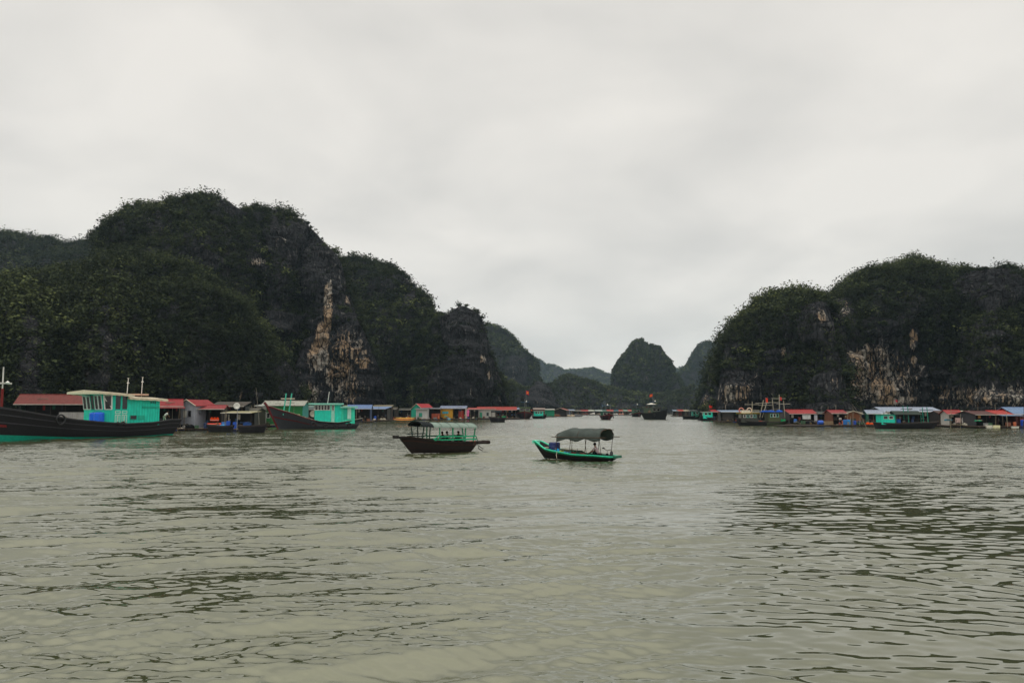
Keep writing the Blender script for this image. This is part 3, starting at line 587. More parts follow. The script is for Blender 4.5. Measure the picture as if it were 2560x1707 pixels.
def flag(loc, hgt, label, col=RED, size=(.9, .6), rz=0, tilt=.0, star=True, group=None):
    r = empty('flag_pole', loc, rz, label, 'flag', group)
    MB().tube([(0, 0, 0), (tilt * hgt, 0, hgt)], .03, 6).build('pole', paint(GREY), r)
    m = MB(); ring = []
    for i in range(9):
        x = size[0] * i / 8; y = .12 * math.sin(i * 1.1) * (i / 8 + .2)
        ring.append([(tilt * hgt + x, y, hgt - .02 - .25 * x), (tilt * hgt + x, y, hgt - size[1] - .3 * x), (tilt * hgt + x, y + .012, hgt - size[1] - .3 * x), (tilt * hgt + x, y + .012, hgt - .02 - .25 * x)])
    fl = m.loft(ring).build('flag', paint(col, 'cloth', 1.3), r)
    if star:
        s = MB(); cx, cz = tilt * hgt + size[0] * .5, hgt - size[1] * .5 - .14; rr = size[1] * .3
        vs = [(cx + (rr if i % 2 == 0 else rr * .4) * math.sin(i * math.pi / 5), .14, cz + (rr if i % 2 == 0 else rr * .4) * math.cos(i * math.pi / 5)) for i in range(10)]
        v2 = [(a, -.12, c) for a, b, c in vs]; s.add(vs + v2, [tuple(range(10)), tuple(range(19, 9, -1))] + [(i, (i + 1) % 10, 10 + (i + 1) % 10, 10 + i) for i in range(10)]); s.build('star', paint('#f0d030', 'cloth'), fl)
    return r

def drum(loc, label, col=BLUE, r=.29, h=.88, lying=False, rz=0, group=None, name='drum', cat='drum'):
    o = empty(name, loc, rz, label, cat, group); pr = [(0, .93), (.04, 1), (.32, 1), (.34, 1.05), (.37, 1), (.63, 1), (.66, 1.05), (.69, 1), (.96, 1), (1, .93)]
    ax = (lambda a: (a * h - h / 2, 0, r)) if lying else (lambda a: (0, 0, a * h))
    MB().tube([ax(a) for a, _ in pr], [r * b for _, b in pr], 16).build('barrel', paint(col, 'plastic'), o, False)
    e = ax(1.02); e0 = ax(.985); MB().tube([e0, e], [r * .8, r * .78], 14).build('lid', paint(col, 'plastic', .8), o)
    return o
def crate(loc, label, col=WHITE, s=(.6, .4, .32), rz=0, group=None, name='crate', cat='crate'):
    o = empty(name, loc, rz, label, cat, group); a, b, c = s
    m = MB(); m.box(-a / 2, a / 2, -b / 2, b / 2, 0, .03); 
    for x0, x1, y0, y1 in ((-a / 2, a / 2, -b / 2, -b / 2 + .03), (-a / 2, a / 2, b / 2 - .03, b / 2), (-a / 2, -a / 2 + .03, -b / 2 + .03, b / 2 - .03), (a / 2 - .03, a / 2, -b / 2 + .03, b / 2 - .03)): m.box(x0, x1, y0, y1, .03, c)
    m.build('box', paint(col, 'plastic'), o); m = MB()
    for z in (c * .45, c - .03): m.box(-a / 2 - .02, a / 2 + .02, -b / 2 - .02, -b / 2, z, z + .05); m.box(-a / 2 - .02, a / 2 + .02, b / 2, b / 2 + .02, z, z + .05)
    m.build('rib', paint(col, 'plastic', .85), o); return o
def heap(loc, label, col='#1a1c1e', s=(1.2, .8, .5), name='net_pile', cat='net', rz=0, seed=1, group=None, kind='cloth'):
    rg = random.Random(seed); o = empty(name, loc, rz, label, cat, group)
    m = MB()
    for i in range(7): m.sphere((rg.uniform(-.5, .5) * s[0], rg.uniform(-.5, .5) * s[1], 0), rg.uniform(.35, .6) * min(s[0], s[1]), 10, 5, sz=s[2] / min(s[0], s[1]) * rg.uniform(.9, 1.5), jit=.12, rg=rg, top=True)
    m.build('heap', paint(col, kind), o, True); m = MB()
    for i in range(3):
        pts = [(rg.uniform(-.6, .6) * s[0], rg.uniform(-.6, .6) * s[1], s[2] * rg.uniform(.2, 1.0)) for _ in range(5)]; m.tube(pts, .025, 5)
    m.build('rope', paint('#8a8070', 'cloth'), o); return o
def tyre(loc, parent=None, r=.36, ax='y', label=None):
    m = MB(); ring = []
    for i in range(14):
        a = 2 * math.pi * i / 14; c_ = Vector((math.cos(a) * r, 0, math.sin(a) * r)); o_ = Vector((math.cos(a), 0, math.sin(a)))
        ring.append([c_ + o_ * .1 * math.cos(b) + Vector((0, .09 * math.sin(b), 0)) for b in [2 * math.pi * k / 7 for k in range(7)]])
    ring.append(ring[0]); m.loft(ring, cap=False); m.v = [(loc[0] + a, loc[1] + b, loc[2] + c) for a, b, c in m.v]
    return m.build('tyre_fender', paint('#121214', 'plastic'), parent, True)
def canopy(x0, x1, hw, z0, rise, th=.05, n=10, sagx=0, seg=8, z1=None, jit=0):
    """barrel awning over x0..x1"""
    m = MB(); ring = []; rg = random.Random(4)
    for i in range(seg + 1):
        u = i / seg; x = x0 + (x1 - x0) * u; zz = z0 + ((z1 if z1 is not None else z0) - z0) * u - sagx * math.sin(u * math.pi * 3) ** 2
        o = [(x, hw * math.sin(a), zz + rise * math.cos(a) + rg.uniform(-jit, jit)) for a in np.linspace(-math.pi / 2, math.pi / 2, n)]
        inn = [(x, (hw - th) * math.sin(a), zz + (rise - th) * math.cos(a) - .005) for a in np.linspace(math.pi / 2, -math.pi / 2, n)]
        ring.append(o + inn)
    return m.loft(ring)

# ---- 1. the big black and turquoise fishing boat at the left
def big_boat():
    F = Frame(413, 1087, 245.8); r = empty('fishing_boat', F.o, F.a, 'large black-hulled fishing boat with turquoise cabin, nearest boat at the left edge', 'fishing boat', 'black and turquoise fishing boats')
    L = 30.5; B = 6.4; px = [(428, 1048), (393, 1055), (318, 1058.5), (262, 1055), (196, 1049), (168, 1045), (112, 1035), (56, 1024), (0, 1014)]
    sh = []
    for a, b in px:
        q, z = F.xz(a, b, B / 2 * (.75 if a > 400 else .95)); sh.append(((q + 1) / L, z))
    sh += [(.92, sh[-1][1] + .75), (1.0, sh[-1][1] + 1.5)]; sh = [(max(a, 0), b) for a, b in sh]
    H = Hull(-1, L - 1, B, sh, .7, (1.2, 3.5), .62, ns=44)
    H.shell().build('hull', paint(BLACK, 'wood', 1.5), r)
    bo = H.band(.0, .30, .035, n=5); bo.build('painted_bottom', paint(TEALD), r)
    for t0 in (.60, .80, .965): H.band(t0, t0 + .03, .09).build('rubbing_strake', paint('#55535a', 'wood'), r)
    H.band(.70, .78, .04, .86, 1).build('red_bow_stripe', paint('#8a2024'), r); H.band(.50, .56, .04, .82, 1).build('red_bow_stripe', paint('#8a2024'), r)
    H.rim(.3, .1, .1).build('gunwale', paint('#4b4a4c', 'wood'), r)
    H.deck(.88).build('deck', paint(TEALD, 'wood'), r)
    hw = 2.45; dz = H.floor(.25, .86)
    xa = F.x(398, hw); xb = F.x(283, hw); xm = F.x(319, hw); xf = xb + .9
    zt = F.z(283, 985, hw); ztm = F.z(319, 989, hw); zb = F.z(397, 1000, hw)
    wl = lambda x: (x - xa)
    # rear cabin
    m = MB(); cw = hw; ring = [[(xa, -cw, dz), (xa, cw, dz), (xa, cw, zb), (xa, -cw, zb)], [(xm, -cw, dz), (xm, cw, dz), (xm, cw, ztm - .25), (xm, -cw, ztm - .25)]]
    m.loft(ring); m.build('cabin', paint(TEAL), r)
    # wheelhouse with a canted front
    fl = .35
    base = [(xm + .002, -cw - .02), (xm + .002, cw + .02), (xb, cw + .02), (xf, cw - .75), (xf, -cw + .75), (xb, -cw - .02)]
    m = MB(); m.loft([[(x, y, dz) for x, y in base], [(x, y, dz + 1.9) for x, y in base], [(x + (fl if i in (3, 4) else 0), y, zt) for i, (x, y) in enumerate(base)]]); wh = m.build('wheelhouse', paint(TEAL), r)
    # front windows, leaning outwards at the top
    zc = (dz + 1.9 + zt) / 2; hh = zt - dz - 2.15
    for i, y in enumerate((-1.35, -.68, .02, .72, 1.38)):
        if i == 2: window(wh, '+x', (xf + fl * .5 + .01, y, zc), .62, hh, TEALD, tilt=fl / (zt - dz - 1.9), fw=.05)
        else: window(wh, '+x', (xf + fl * .5 + .01, y, zc), .66, hh, WHITE, tilt=fl / (zt - dz - 1.9), fw=.09)
    # slanted open shutter
    MB().slab([(xf + .36, -1.3, zt - .3), (xf + .36, -.3, zt - .3), (xf + .95, -.3, zt - .12), (xf + .95, -1.3, zt - .12)], .05).build('open_shutter', paint(WHITE), wh)
    # chamfer window and side openings
    a = math.atan2(-.75, xf - xb)
    m = MB(); c0 = Vector((xb + .02, cw + .03, 0)); c1 = Vector((xf, cw - .72, 0)); d = c1 - c0; nv = Vector((-d.y, d.x, 0)).normalized() * .05
    def q4(u0, u1, z0, z1, k): 
        A = c0 + d * u0 + nv * k; B_ = c0 + d * u1 + nv * k; ln = lambda z, u: fl * max(0, z - dz - 1.9) / (zt - dz - 1.9) * u; return [(A.x + ln(z0, u0), A.y, z0), (B_.x + ln(z0, u1), B_.y, z0), (B_.x + ln(z1, u1), B_.y, z1), (A.x + ln(z1, u0), A.y, z1)]
    m.loft([q4(.12, .88, zc - hh / 2, zc + hh / 2, 0), q4(.12, .88, zc - hh / 2, zc + hh / 2, 1.2)]); fr = m.build('window', paint(WHITE, 'plastic'), wh)
    MB().loft([q4(.24, .76, zc - hh / 2 + .1, zc + hh / 2 - .1, .5), q4(.24, .76, zc - hh / 2 + .1, zc + hh / 2 - .1, 1.5)]).build('pane', paint(DARK, 'glass'), fr)
    dl = xb - xm; dc = (xb + xm) / 2
    for k in (-1, 1):
        xc = dc + k * dl * .235
        window(wh, '+y', (xc, cw + .02, zc + .02), dl * .42, hh + .05, TEAL, fw=.06)
        dm = MB(); dm.box(xc - dl * .2, xc + dl * .2, cw + .021, cw + .06, dz + .15, dz + 2.0); dr_ = dm.build('door', paint(TEAL), wh)
        z1, z2 = dz + 1.9, dz + 1.55
        for (u0, u1, za, zb_) in ((-.18, .18, 1.55, 1.88), (-.18, -.02, .35, 1.42), (.02, .18, .35, 1.42)):
            pm = MB(); X0, X1 = xc + dl * u0, xc + dl * u1; Z0, Z1 = dz + za, dz + zb_; t_ = .06; y0, y1 = cw + .061, cw + .085
            pm.box(X0, X1, y0, y1, Z0, Z0 + t_).box(X0, X1, y0, y1, Z1 - t_, Z1).box(X0, X0 + t_, y0, y1, Z0 + t_, Z1 - t_).box(X1 - t_, X1, y0, y1, Z0 + t_, Z1 - t_); pm.build('door_panel', paint(WHITE, 'plastic'), dr_)
    # low opening and handrail of the rear cabin
    xo = F.x(337, hw); window(r, '+y', (xo + .25, cw, dz + 1.05), 1.1, .62, TEALD, fw=.07)
    xo2 = F.x(327, hw); MB().box(xo - 1.4, xo - .45, cw + .003, cw + .06, dz + .78, dz + 1.3).build('sliding_panel', paint(TEALD), r)
    MB().box(xa + .1, F.x(354, hw), cw + .003, cw + .14, zb - .95, zb - .84).build('handrail', paint(TEALD), r)
    for i in range(3): MB().box(xa + .7 + i * .32, xa + .85 + i * .32, cw + .003, cw + .03, zb - .42, zb - .2).build('vent', paint(DARK), r)
    pm = MB(); x = xa + .25
    while x < xm - .15: pm.box(x, x + .035, cw + .002, cw + .02, dz + .02, zb - .12); x += .42
    pm.build('batten', paint(TEALD), r)
    # roofs with pale slatted edge
    def roof(x0, x1, z0, z1, hw_, col, nm='roof'):
        rm = MB(); rm.loft([[(x0, -hw_, z0), (x0, hw_, z0), (x0, hw_, z0 + .14), (x0, 0, z0 + .38), (x0, -hw_, z0 + .14)], [(x1, -hw_, z1), (x1, hw_, z1), (x1, hw_, z1 + .14), (x1, 0, z1 + .38), (x1, -hw_, z1 + .14)]])
        ro = rm.build(nm, paint(col, 'wood', 1.1), r)
        for sd in (1, -1):
            em = MB(); em.loft([[(x0 + (x1 - x0) * u, sd * (hw_ + .07), z0 + (z1 - z0) * u - .13 - .05 * (i % 2)), (x0 + (x1 - x0) * u, sd * (hw_ + .001), z0 + (z1 - z0) * u - .13), (x0 + (x1 - x0) * u, sd * (hw_ + .001), z0 + (z1 - z0) * u + .05), (x0 + (x1 - x0) * u, sd * (hw_ + .07), z0 + (z1 - z0) * u + .05)] for i, u in enumerate(np.linspace(0, 1, 12))])
            em.build('roof_edge', paint('#e8dcc0', 'wood', 1.1), ro)
        MB().box(x1 + .001, x1 + .07, -hw_, hw_, z1 - .14, z1 + .12).build('roof_edge', paint('#e8dcc0', 'wood', 1.1), ro)
    roof(xa - 1.0, xm + .1, zb + .0, ztm - .32, hw + .35, CREAM); roof(xm - .5, xf + 1.5, ztm + .02, zt + .12, hw + .45, CREAM)
    zr = zt + .3
    for pxm, top in ((315, 948), (351, 945.5)):
        x = F.x(pxm, 0); z0 = (zt if pxm < 330 else zb) + .2; z1 = F.z(pxm, top, 0)
        m = MB().tube([(x, 0, z0), (x - .1, 0, z1)], .045, 6); m.tube([(x - .1, -.16, z1 - .45), (x - .1, .16, z1 - .45)], .07, 6); o = m.build('antenna', paint(WHITE, 'plastic'), r)
        MB().tube([(x - .1, 0, z1), (x - .1, 0, z1 + .18)], [.03, .12], 8).build('lamp', paint(WHITE, 'plastic'), o)
    MB().box(F.x(357, 0), F.x(328, 0), -.9, .9, ztm + .1, ztm + .32).build('roof_locker', paint('#e0b8a0', 'wood'), r)
    # foremast at the frame's left edge
    x = F.x(2, 0); z = F.z(2, 917, 0); m = MB().tube([(x, 0, 2.6), (x, 0, 5.8)], .14, 8); ma = m.build('mast', paint('#8a2a28', 'wood'), r)
    MB().tube([(x, 0, 5.8), (x, 0, z)], .07, 6).build('mast_top', paint(WHITE), ma); MB().box(x - 1, x + .8, -.09, .09, 6.3, 6.5).build('spreader', paint(WHITE, 'wood'), ma)
    MB().tube([(x - .35, .3, z - 1.9), (x - .35, .3, z - 1.75), (x - .35, .3, z - 1.55)], [.1, .25, .05], 10).build('lamp', paint(WHITE, 'plastic'), ma)
    tyre((F.x(150, B / 2), B / 2 + .12, H.z(.62) - .3), r, .55); 
    # things on deck
    def on(px_, py_, yo): return F.w(*[F.xz(px_, py_, yo)[0], yo, 0])
    xb2 = xf + 2.4; dzf = H.floor(.3 + .12, .88)
    for q, (yy, lab) in enumerate(((1.9, 'bright blue plastic tank standing on the big boat deck, nearer of two'), (.5, 'blue plastic tank half hidden behind its twin on the big boat deck'))):
        p_ = F.w(F.x(247 - q * 11, yy), yy, 0); u = (F.x(247 - q * 11, yy) + 1) / L; zz = H.floor(u, .88)
        o = empty('water_tank', (p_.x, p_.y, zz), F.a, lab, 'tank', 'blue tanks on the big boat')
        MB().tube([(0, 0, 0), (0, 0, .1), (0, 0, 1.35), (0, 0, 1.5)], [.56, .6, .6, .52], 8).build('tank', paint('#1860d8', 'plastic', 1.1), o); MB().tube([(0, 0, 1.5), (0, 0, 1.56)], .3, 12).build('lid', paint('#1450b8', 'plastic'), o)
    p_ = F.w(F.x(296, 2.7), 2.75, 0); heap((p_.x, p_.y, H.z(.24) - .25), 'dark engine and rope bundle lying at the side of the big boat cabin', '#2c2422', (1.9, .5, .55), 'engine_bundle', 'machine', F.a, 5)
    p_ = F.w(F.x(160, 2.4), 2.3, 0); heap((p_.x, p_.y, H.z(.61) - .35), 'black net bundle lying on the gunwale before the big boat cabin', '#141416', (1.4, .7, .5), 'net_pile', 'net', F.a, 6)
    p_ = F.w(F.x(413, 1.2), 1.0, 0); person((p_.x, p_.y, H.floor(.02, .8)), 30, 'man in white shirt and pale trousers stepping on the big boat stern', 'walk', WHITE, '#c9c2ae', lean=.12, h=1.8)
    return F, H
big_boat()

# ---- 2. the second fishing boat with the rising red prow
def second_boat():
    F = Frame(878, 1071, 196); r = empty('fishing_boat', F.o, F.a, 'grey-hulled fishing boat with high red prow and pale turquoise cabin, moored left of centre', 'fishing boat', 'black and turquoise fishing boats')
    B = 4.6; px = [(908, 1045), (885, 1050), (845, 1056), (800, 1053), (765, 1044), (735, 1033), (700, 1023.5), (684, 1018), (672, 1014)]
    xs = [F.x(a, B / 2 * .8) for a, _ in px]; x0, x1 = xs[0], xs[-1] + .4; L = x1 - x0
    sh = [((x - x0) / L, F.z(a, b, B / 2 * .8)) for x, (a, b) in zip(xs, px)] + [(1, F.z(672, 1013, 0))]
    H = Hull(x0, x1, B, sh, .6, (1.6, 2.4), .55, ns=34)
    H.shell().build('hull', paint('#3d3f44', 'wood', 1.2), r)
    H.band(.93, 1.0, .06, .5, 1).build('prow_trim', paint('#6e2226', 'wood'), r); H.band(.56, .61, .06, .5, 1).build('prow_trim', paint('#6e2226', 'wood'), r)
    H.band(.86, 1.0, .07, 0, .5).build('rubbing_strake', paint('#202024', 'wood'), r); H.band(.55, .72, .06, 0, .5).build('rubbing_strake', paint('#5d5d62', 'wood'), r)
    m = MB(); a_ = H.p(1, 1); b_ = H.p(1, .1); m.tube([(a_[0] + .5, 0, a_[2] + .5), (a_[0] + .05, 0, a_[2]), H.p(1, .6), (b_[0], 0, b_[2])], [.26, .24, .2, .14], 6); m.build('stem_post', paint('#6e2226', 'wood'), r)
    H.rim(.3, .08, .05).build('gunwale', paint('#c9c0ae', 'wood'), r); H.deck(.84).build('deck', paint(WOOD, 'wood'), r)
    hw = 1.75; dz = H.floor(.25, .86); xa, xb, xm = F.x(887, hw), F.x(787, hw), F.x(853, hw)
    zt = F.z(787, 1010, hw); zb = F.z(880, 1018, hw)
    MB().box(xa, xm - .001, -hw, hw, dz, zb).build('cabin', paint('#35d8b4'), r)
    m = MB().box(xm, xb, -hw - .02, hw + .02, dz, zt); wh = m.build('wheelhouse', paint(TEAL), r)
    for y in (-1.2, -.4, .4, 1.2): window(wh, '+x', (xb, y, zt - .65), .72, .95, WHITE, fw=.08)
    n = 5; xw0, xw1 = F.x(787, hw), F.x(824, hw)
    for i in range(n): xc = xw0 - (xw0 - xw1) * (i + .5) / n; window(wh, '+y', (xc, hw + .02, zt - .62), .66, .98, '#d8dcd4', fw=.09)
    xd = F.x(832, hw); d = MB().box(xd - .3, xd + .3, hw + .021, hw + .06, dz + .05, zt - .12).build('door', paint('#9fe0cc'), wh); window(d, '+y', (xd, hw + .06, zt - .65), .42, .95, WHITE, bars=2, fw=.05)
    xd = F.x(873, hw); MB().box(xd - .32, xd + .32, hw + .001, hw + .07, dz + .85, zb - .12).build('shutter', paint('#b9e6d6'), r); MB().box(xd + .35, xd + 1.05, hw + .001, hw + .05, dz + .8, zb - .1).build('panel', paint(TEALD), r)
    for (X0, X1, z, hw_) in ((xa - .5, xm + .2, zb, hw + .35), (xm - .35, xb + 1.1, zt, hw + .5)):
        ro = MB().slab([(X0, -hw_, z + .12), (X1, -hw_, z + .12), (X1, hw_, z + .12), (X0, hw_, z + .12)], .12).build('roof', paint('#7fcab8', 'wood'), r)
        for sd in (1, -1): MB().box(X0, X1, sd * hw_ - .03 + sd * .031, sd * hw_ + .03 + sd * .031, z - .1, z + .18).build('roof_edge', paint('#8fd6c4'), ro)
    MB().box(F.x(868, 0), F.x(856, 0), -.6, .6, zb + .13, zb + .35).build('roof_locker', paint(CREAM, 'wood'), r)
    x = F.x(818, 0); MB().tube([(x, 0, zt), (F.x(822, 0), 0, F.z(822, 979, 0))], .07, 6).build('mast', paint(WHITE), r)
    for p_ in (826, 851): x = F.x(p_, 0); MB().tube([(x, 0, zt), (x, 0, zt + 1.4)], .02, 5).build('antenna', paint(DWOOD), r)
    # gallows on the foredeck
    g = MB()
    for pa, pb, y in ((708, 714, .9), (721, 728, -.2)):
        g.tube([(F.x(pa, y), y, H.floor(.8)), (F.x(pb, y), y, F.z(pb, 983, y))], .13, 6)
    go = g.build('gallows_post', paint('#48c0a4'), r); MB().tube([(F.x(701, .3), .3, F.z(701, 996.5, .3)), (F.x(736, .3), .3, F.z(736, 996.5, .3))], .09, 6).build('crossbar', paint(CREAM), r)
    for p_ in (783, 815, 840, 874): tyre((F.x(p_, B / 2), H.b((F.x(p_, B / 2) - x0) / L) + .06, H.z((F.x(p_, B / 2) - x0) / L) - .75), r, .34)
    for i, (p_, c_, s_) in enumerate(((745, '#c8b088', .5), (758, '#b08060', .45), (770, '#7a2e28', .55), (778, '#5a2826', .5))):
        q = F.x(p_, .4); pt = F.w(q, .4, H.z((q - x0) / L) - .35)
        crate(pt, ['pale wooden box on the second fishing boat foredeck', 'tan fish box on foredeck of the grey fishing boat', 'dark red crate just ahead of the second fishing boat cabin', 'maroon crate touching the second fishing boat cabin'][i], c_, (s_ * 1.3, s_, s_ * .9), F.a)
second_boat()

# ---- 3. sampan with pale curved roof and green rails
def railed_boat():
    F = Frame(1105, 1131, 214); r = empty('wooden_boat', F.o, F.a, 'dark wooden passenger boat with pale arched roof and green railings, crossing mid-water', 'boat', 'sampans under way in open water')
    B = 2.5; yo = B / 2 * .9
    px = [(1214, 1103.5), (1160, 1104.5), (1110, 1103), (1060, 1096), (1035, 1092), (1005, 1092)]
    xs = [F.x(a, yo if 1020 < a < 1190 else .3) for a, _ in px]; x0, x1 = F.x(1194, .5), F.x(1003, .3); L = x1 - x0
    sh = sorted([(min(max((x - x0) / L, 0), 1), F.z(a, b, yo if 1020 < a < 1190 else .3)) for x, (a, b) in zip(xs, px)])
    H = Hull(x0, x1, B, sh, .35, (.9, 1.5), .5, ns=26, point=.82)
    H.shell().build('hull', paint('#2b2422', 'wood', 1.3), r)
    H.band(.78, .84, .035).build('rubbing_strake', paint('#4a2f28', 'wood'), r); H.band(.45, .5, .03).build('plank_seam', paint('#3f2c28', 'wood'), r)
    H.rim(.14, .07, .03).build('gunwale', paint('#33271f', 'wood'), r); H.deck(.68).build('deck', paint('#5a4434', 'wood'), r)
    zb = F.z(995, 1092, 0); xe = F.x(989, 0)
    for sd in (1, -1):
        MB().tube([(xe, sd * .34, zb), (x1 - .6, sd * .4, zb - .1), (x1 - 2.0, sd * .6, zb - .2)], .1, 6).build('bow_timber', paint('#1f1a18', 'wood'), r)
        zs = F.z(1205, 1105, 0); MB().tube([(F.x(1218, 0), sd * .4, zs), (x0 + 1.2, sd * .6, zs - .02)], .12, 4).build('stern_timber', paint('#2c221e', 'wood'), r)
    MB().box(xe - .1, xe + .05, -.42, .42, zb - .12, zb + .12).build('bow_beam', paint('#1f1a18', 'wood'), r)
    MB().box(F.x(1217, 0), F.x(1217, 0) + .2, -.5, .5, zs - .14, zs + .14).build('stern_beam', paint('#2c221e', 'wood'), r)
    # roof
    hw = 1.12; xa, xb = F.x(1192, hw), F.x(1062, hw * .4) + .5; z0 = F.z(1150, 1070.5, hw)
    canopy(xa, xb - .9, hw + .12, z0, .40, .04, 12, seg=9, z1=z0 + .10, jit=.006).build('roof', paint('#9aaea2', 'cloth', .7), r, False)
    canopy(xb - .899, xb + .15, hw + .14, z0 + .10, .43, .05, 12, seg=3, z1=z0 + .2).build('shaded_roof_front', paint('#23282a', 'cloth'), r, False)  # front arch coloured dark: shade of the roof's underside put into the cloth
    m = MB()
    for i in range(7):
        x = xa + (xb - xa) * i / 6; zz = z0 + .12 * i / 6
        m.tube([(x, (hw + .13) * math.sin(a), zz + .42 * math.cos(a)) for a in np.linspace(-1.5, 1.5, 9)], .018, 4)
    m.build('roof_rib', paint('#4f5f58', 'wood'), r)
    dk = H.floor(.5, .68)
    for p_ in (1193 - 4, 1165, 1133, 1100, 1076, 1046):
        x = F.x(p_, hw)
        for sd in (1, -1):
            if x > xb - .05: x = xb - .08
            yp = min(hw - .02, H.b((x - x0) / L) - .09); MB().tube([(x, sd * yp, H.z((x - x0) / L) - .03), (x, sd * (hw - .02), z0 + .12)], .05, 6).build('post', paint(GREEN if p_ > 1085 else '#1f3a30'), r)
    for z_, p0, p1 in ((F.z(1150, 1090.5, hw), 1190, 1100), (F.z(1150, 1098, hw), 1190, 1086)):
        for sd in (1, -1): MB().box(F.x(p0, hw), F.x(p1, hw), sd * hw + .05 - .03, sd * hw + .05 + .03, z_ - .055, z_ + .055).build('railing', paint('#18a878'), r)
    for z_ in (F.z(1060, 1086, hw), F.z(1060, 1092, hw)):
        MB().box(F.x(1098, hw), F.x(1047, hw * .8), -hw - .03, -hw + .02, z_ - .04, z_ + .04).build('railing', paint('#1f3a30'), r)
    for sd in (1, -1): MB().bar((F.x(1100, hw), sd * hw, F.z(1100, 1088, hw)), (F.x(1084, hw), sd * hw, F.z(1084, 1099, hw)), .08).build('rail_brace', paint('#18a878'), r); MB().bar((F.x(1190, hw), sd * hw, F.z(1190, 1089, hw)), (F.x(1198, hw), sd * hw * .8, F.z(1198, 1102, hw)), .06).build('rail_brace', paint('#1f6a50'), r)
    m = MB(); xr = F.x(1197, .5); m.tube([(xr, .3, zs), (xr - .1, .3, .25), (xr - .5, .3, .05)], .035, 5); m.tube([(xr - .1, .3, .5), (xr - .6, .25, .2)], .03, 5); m.build('rudder', paint(DWOOD, 'wood'), r)
    m = MB(); xr = F.x(1011, 0); m.tube([(xr, .2, zb), (xr + .05, .25, .5), (xr - .2, .3, .05)], .015, 4); m.build('rope', paint(DWOOD, 'cloth'), r)
    MB().box(F.x(1185, .4), F.x(1100, .4), -.75, .75, dk, dk + .28).build('bench', paint('#4a3528', 'wood'), r)
    for i, (p_, y, fc, lab, sc) in enumerate(((1112, .0, 200, 'passenger in dark clothes seated in front under the pale arched boat roof', '#2a2a30'), (1124, -.3, 190, 'passenger in pale top seated mid-boat behind the green railing', '#b8b09c'), (1140, .1, 10, 'passenger in black seated towards the stern of the railed boat', '#16161a'), (1152, -.35, 200, 'passenger in brown seated at the stern corner of the railed boat', '#3a2c26'))):
        q = F.w(F.x(p_, y), y, dk + .28); person(q, fc, lab, 'sit', sc, '#22222a', group='passengers in the railed boat')
    q = F.w(F.x(1181, .5), .5, dk + .1); crate(q, 'small orange box by the stern rail of the railed boat', '#e8703c', (.35, .3, .25), F.a)
    return F
railed_boat()

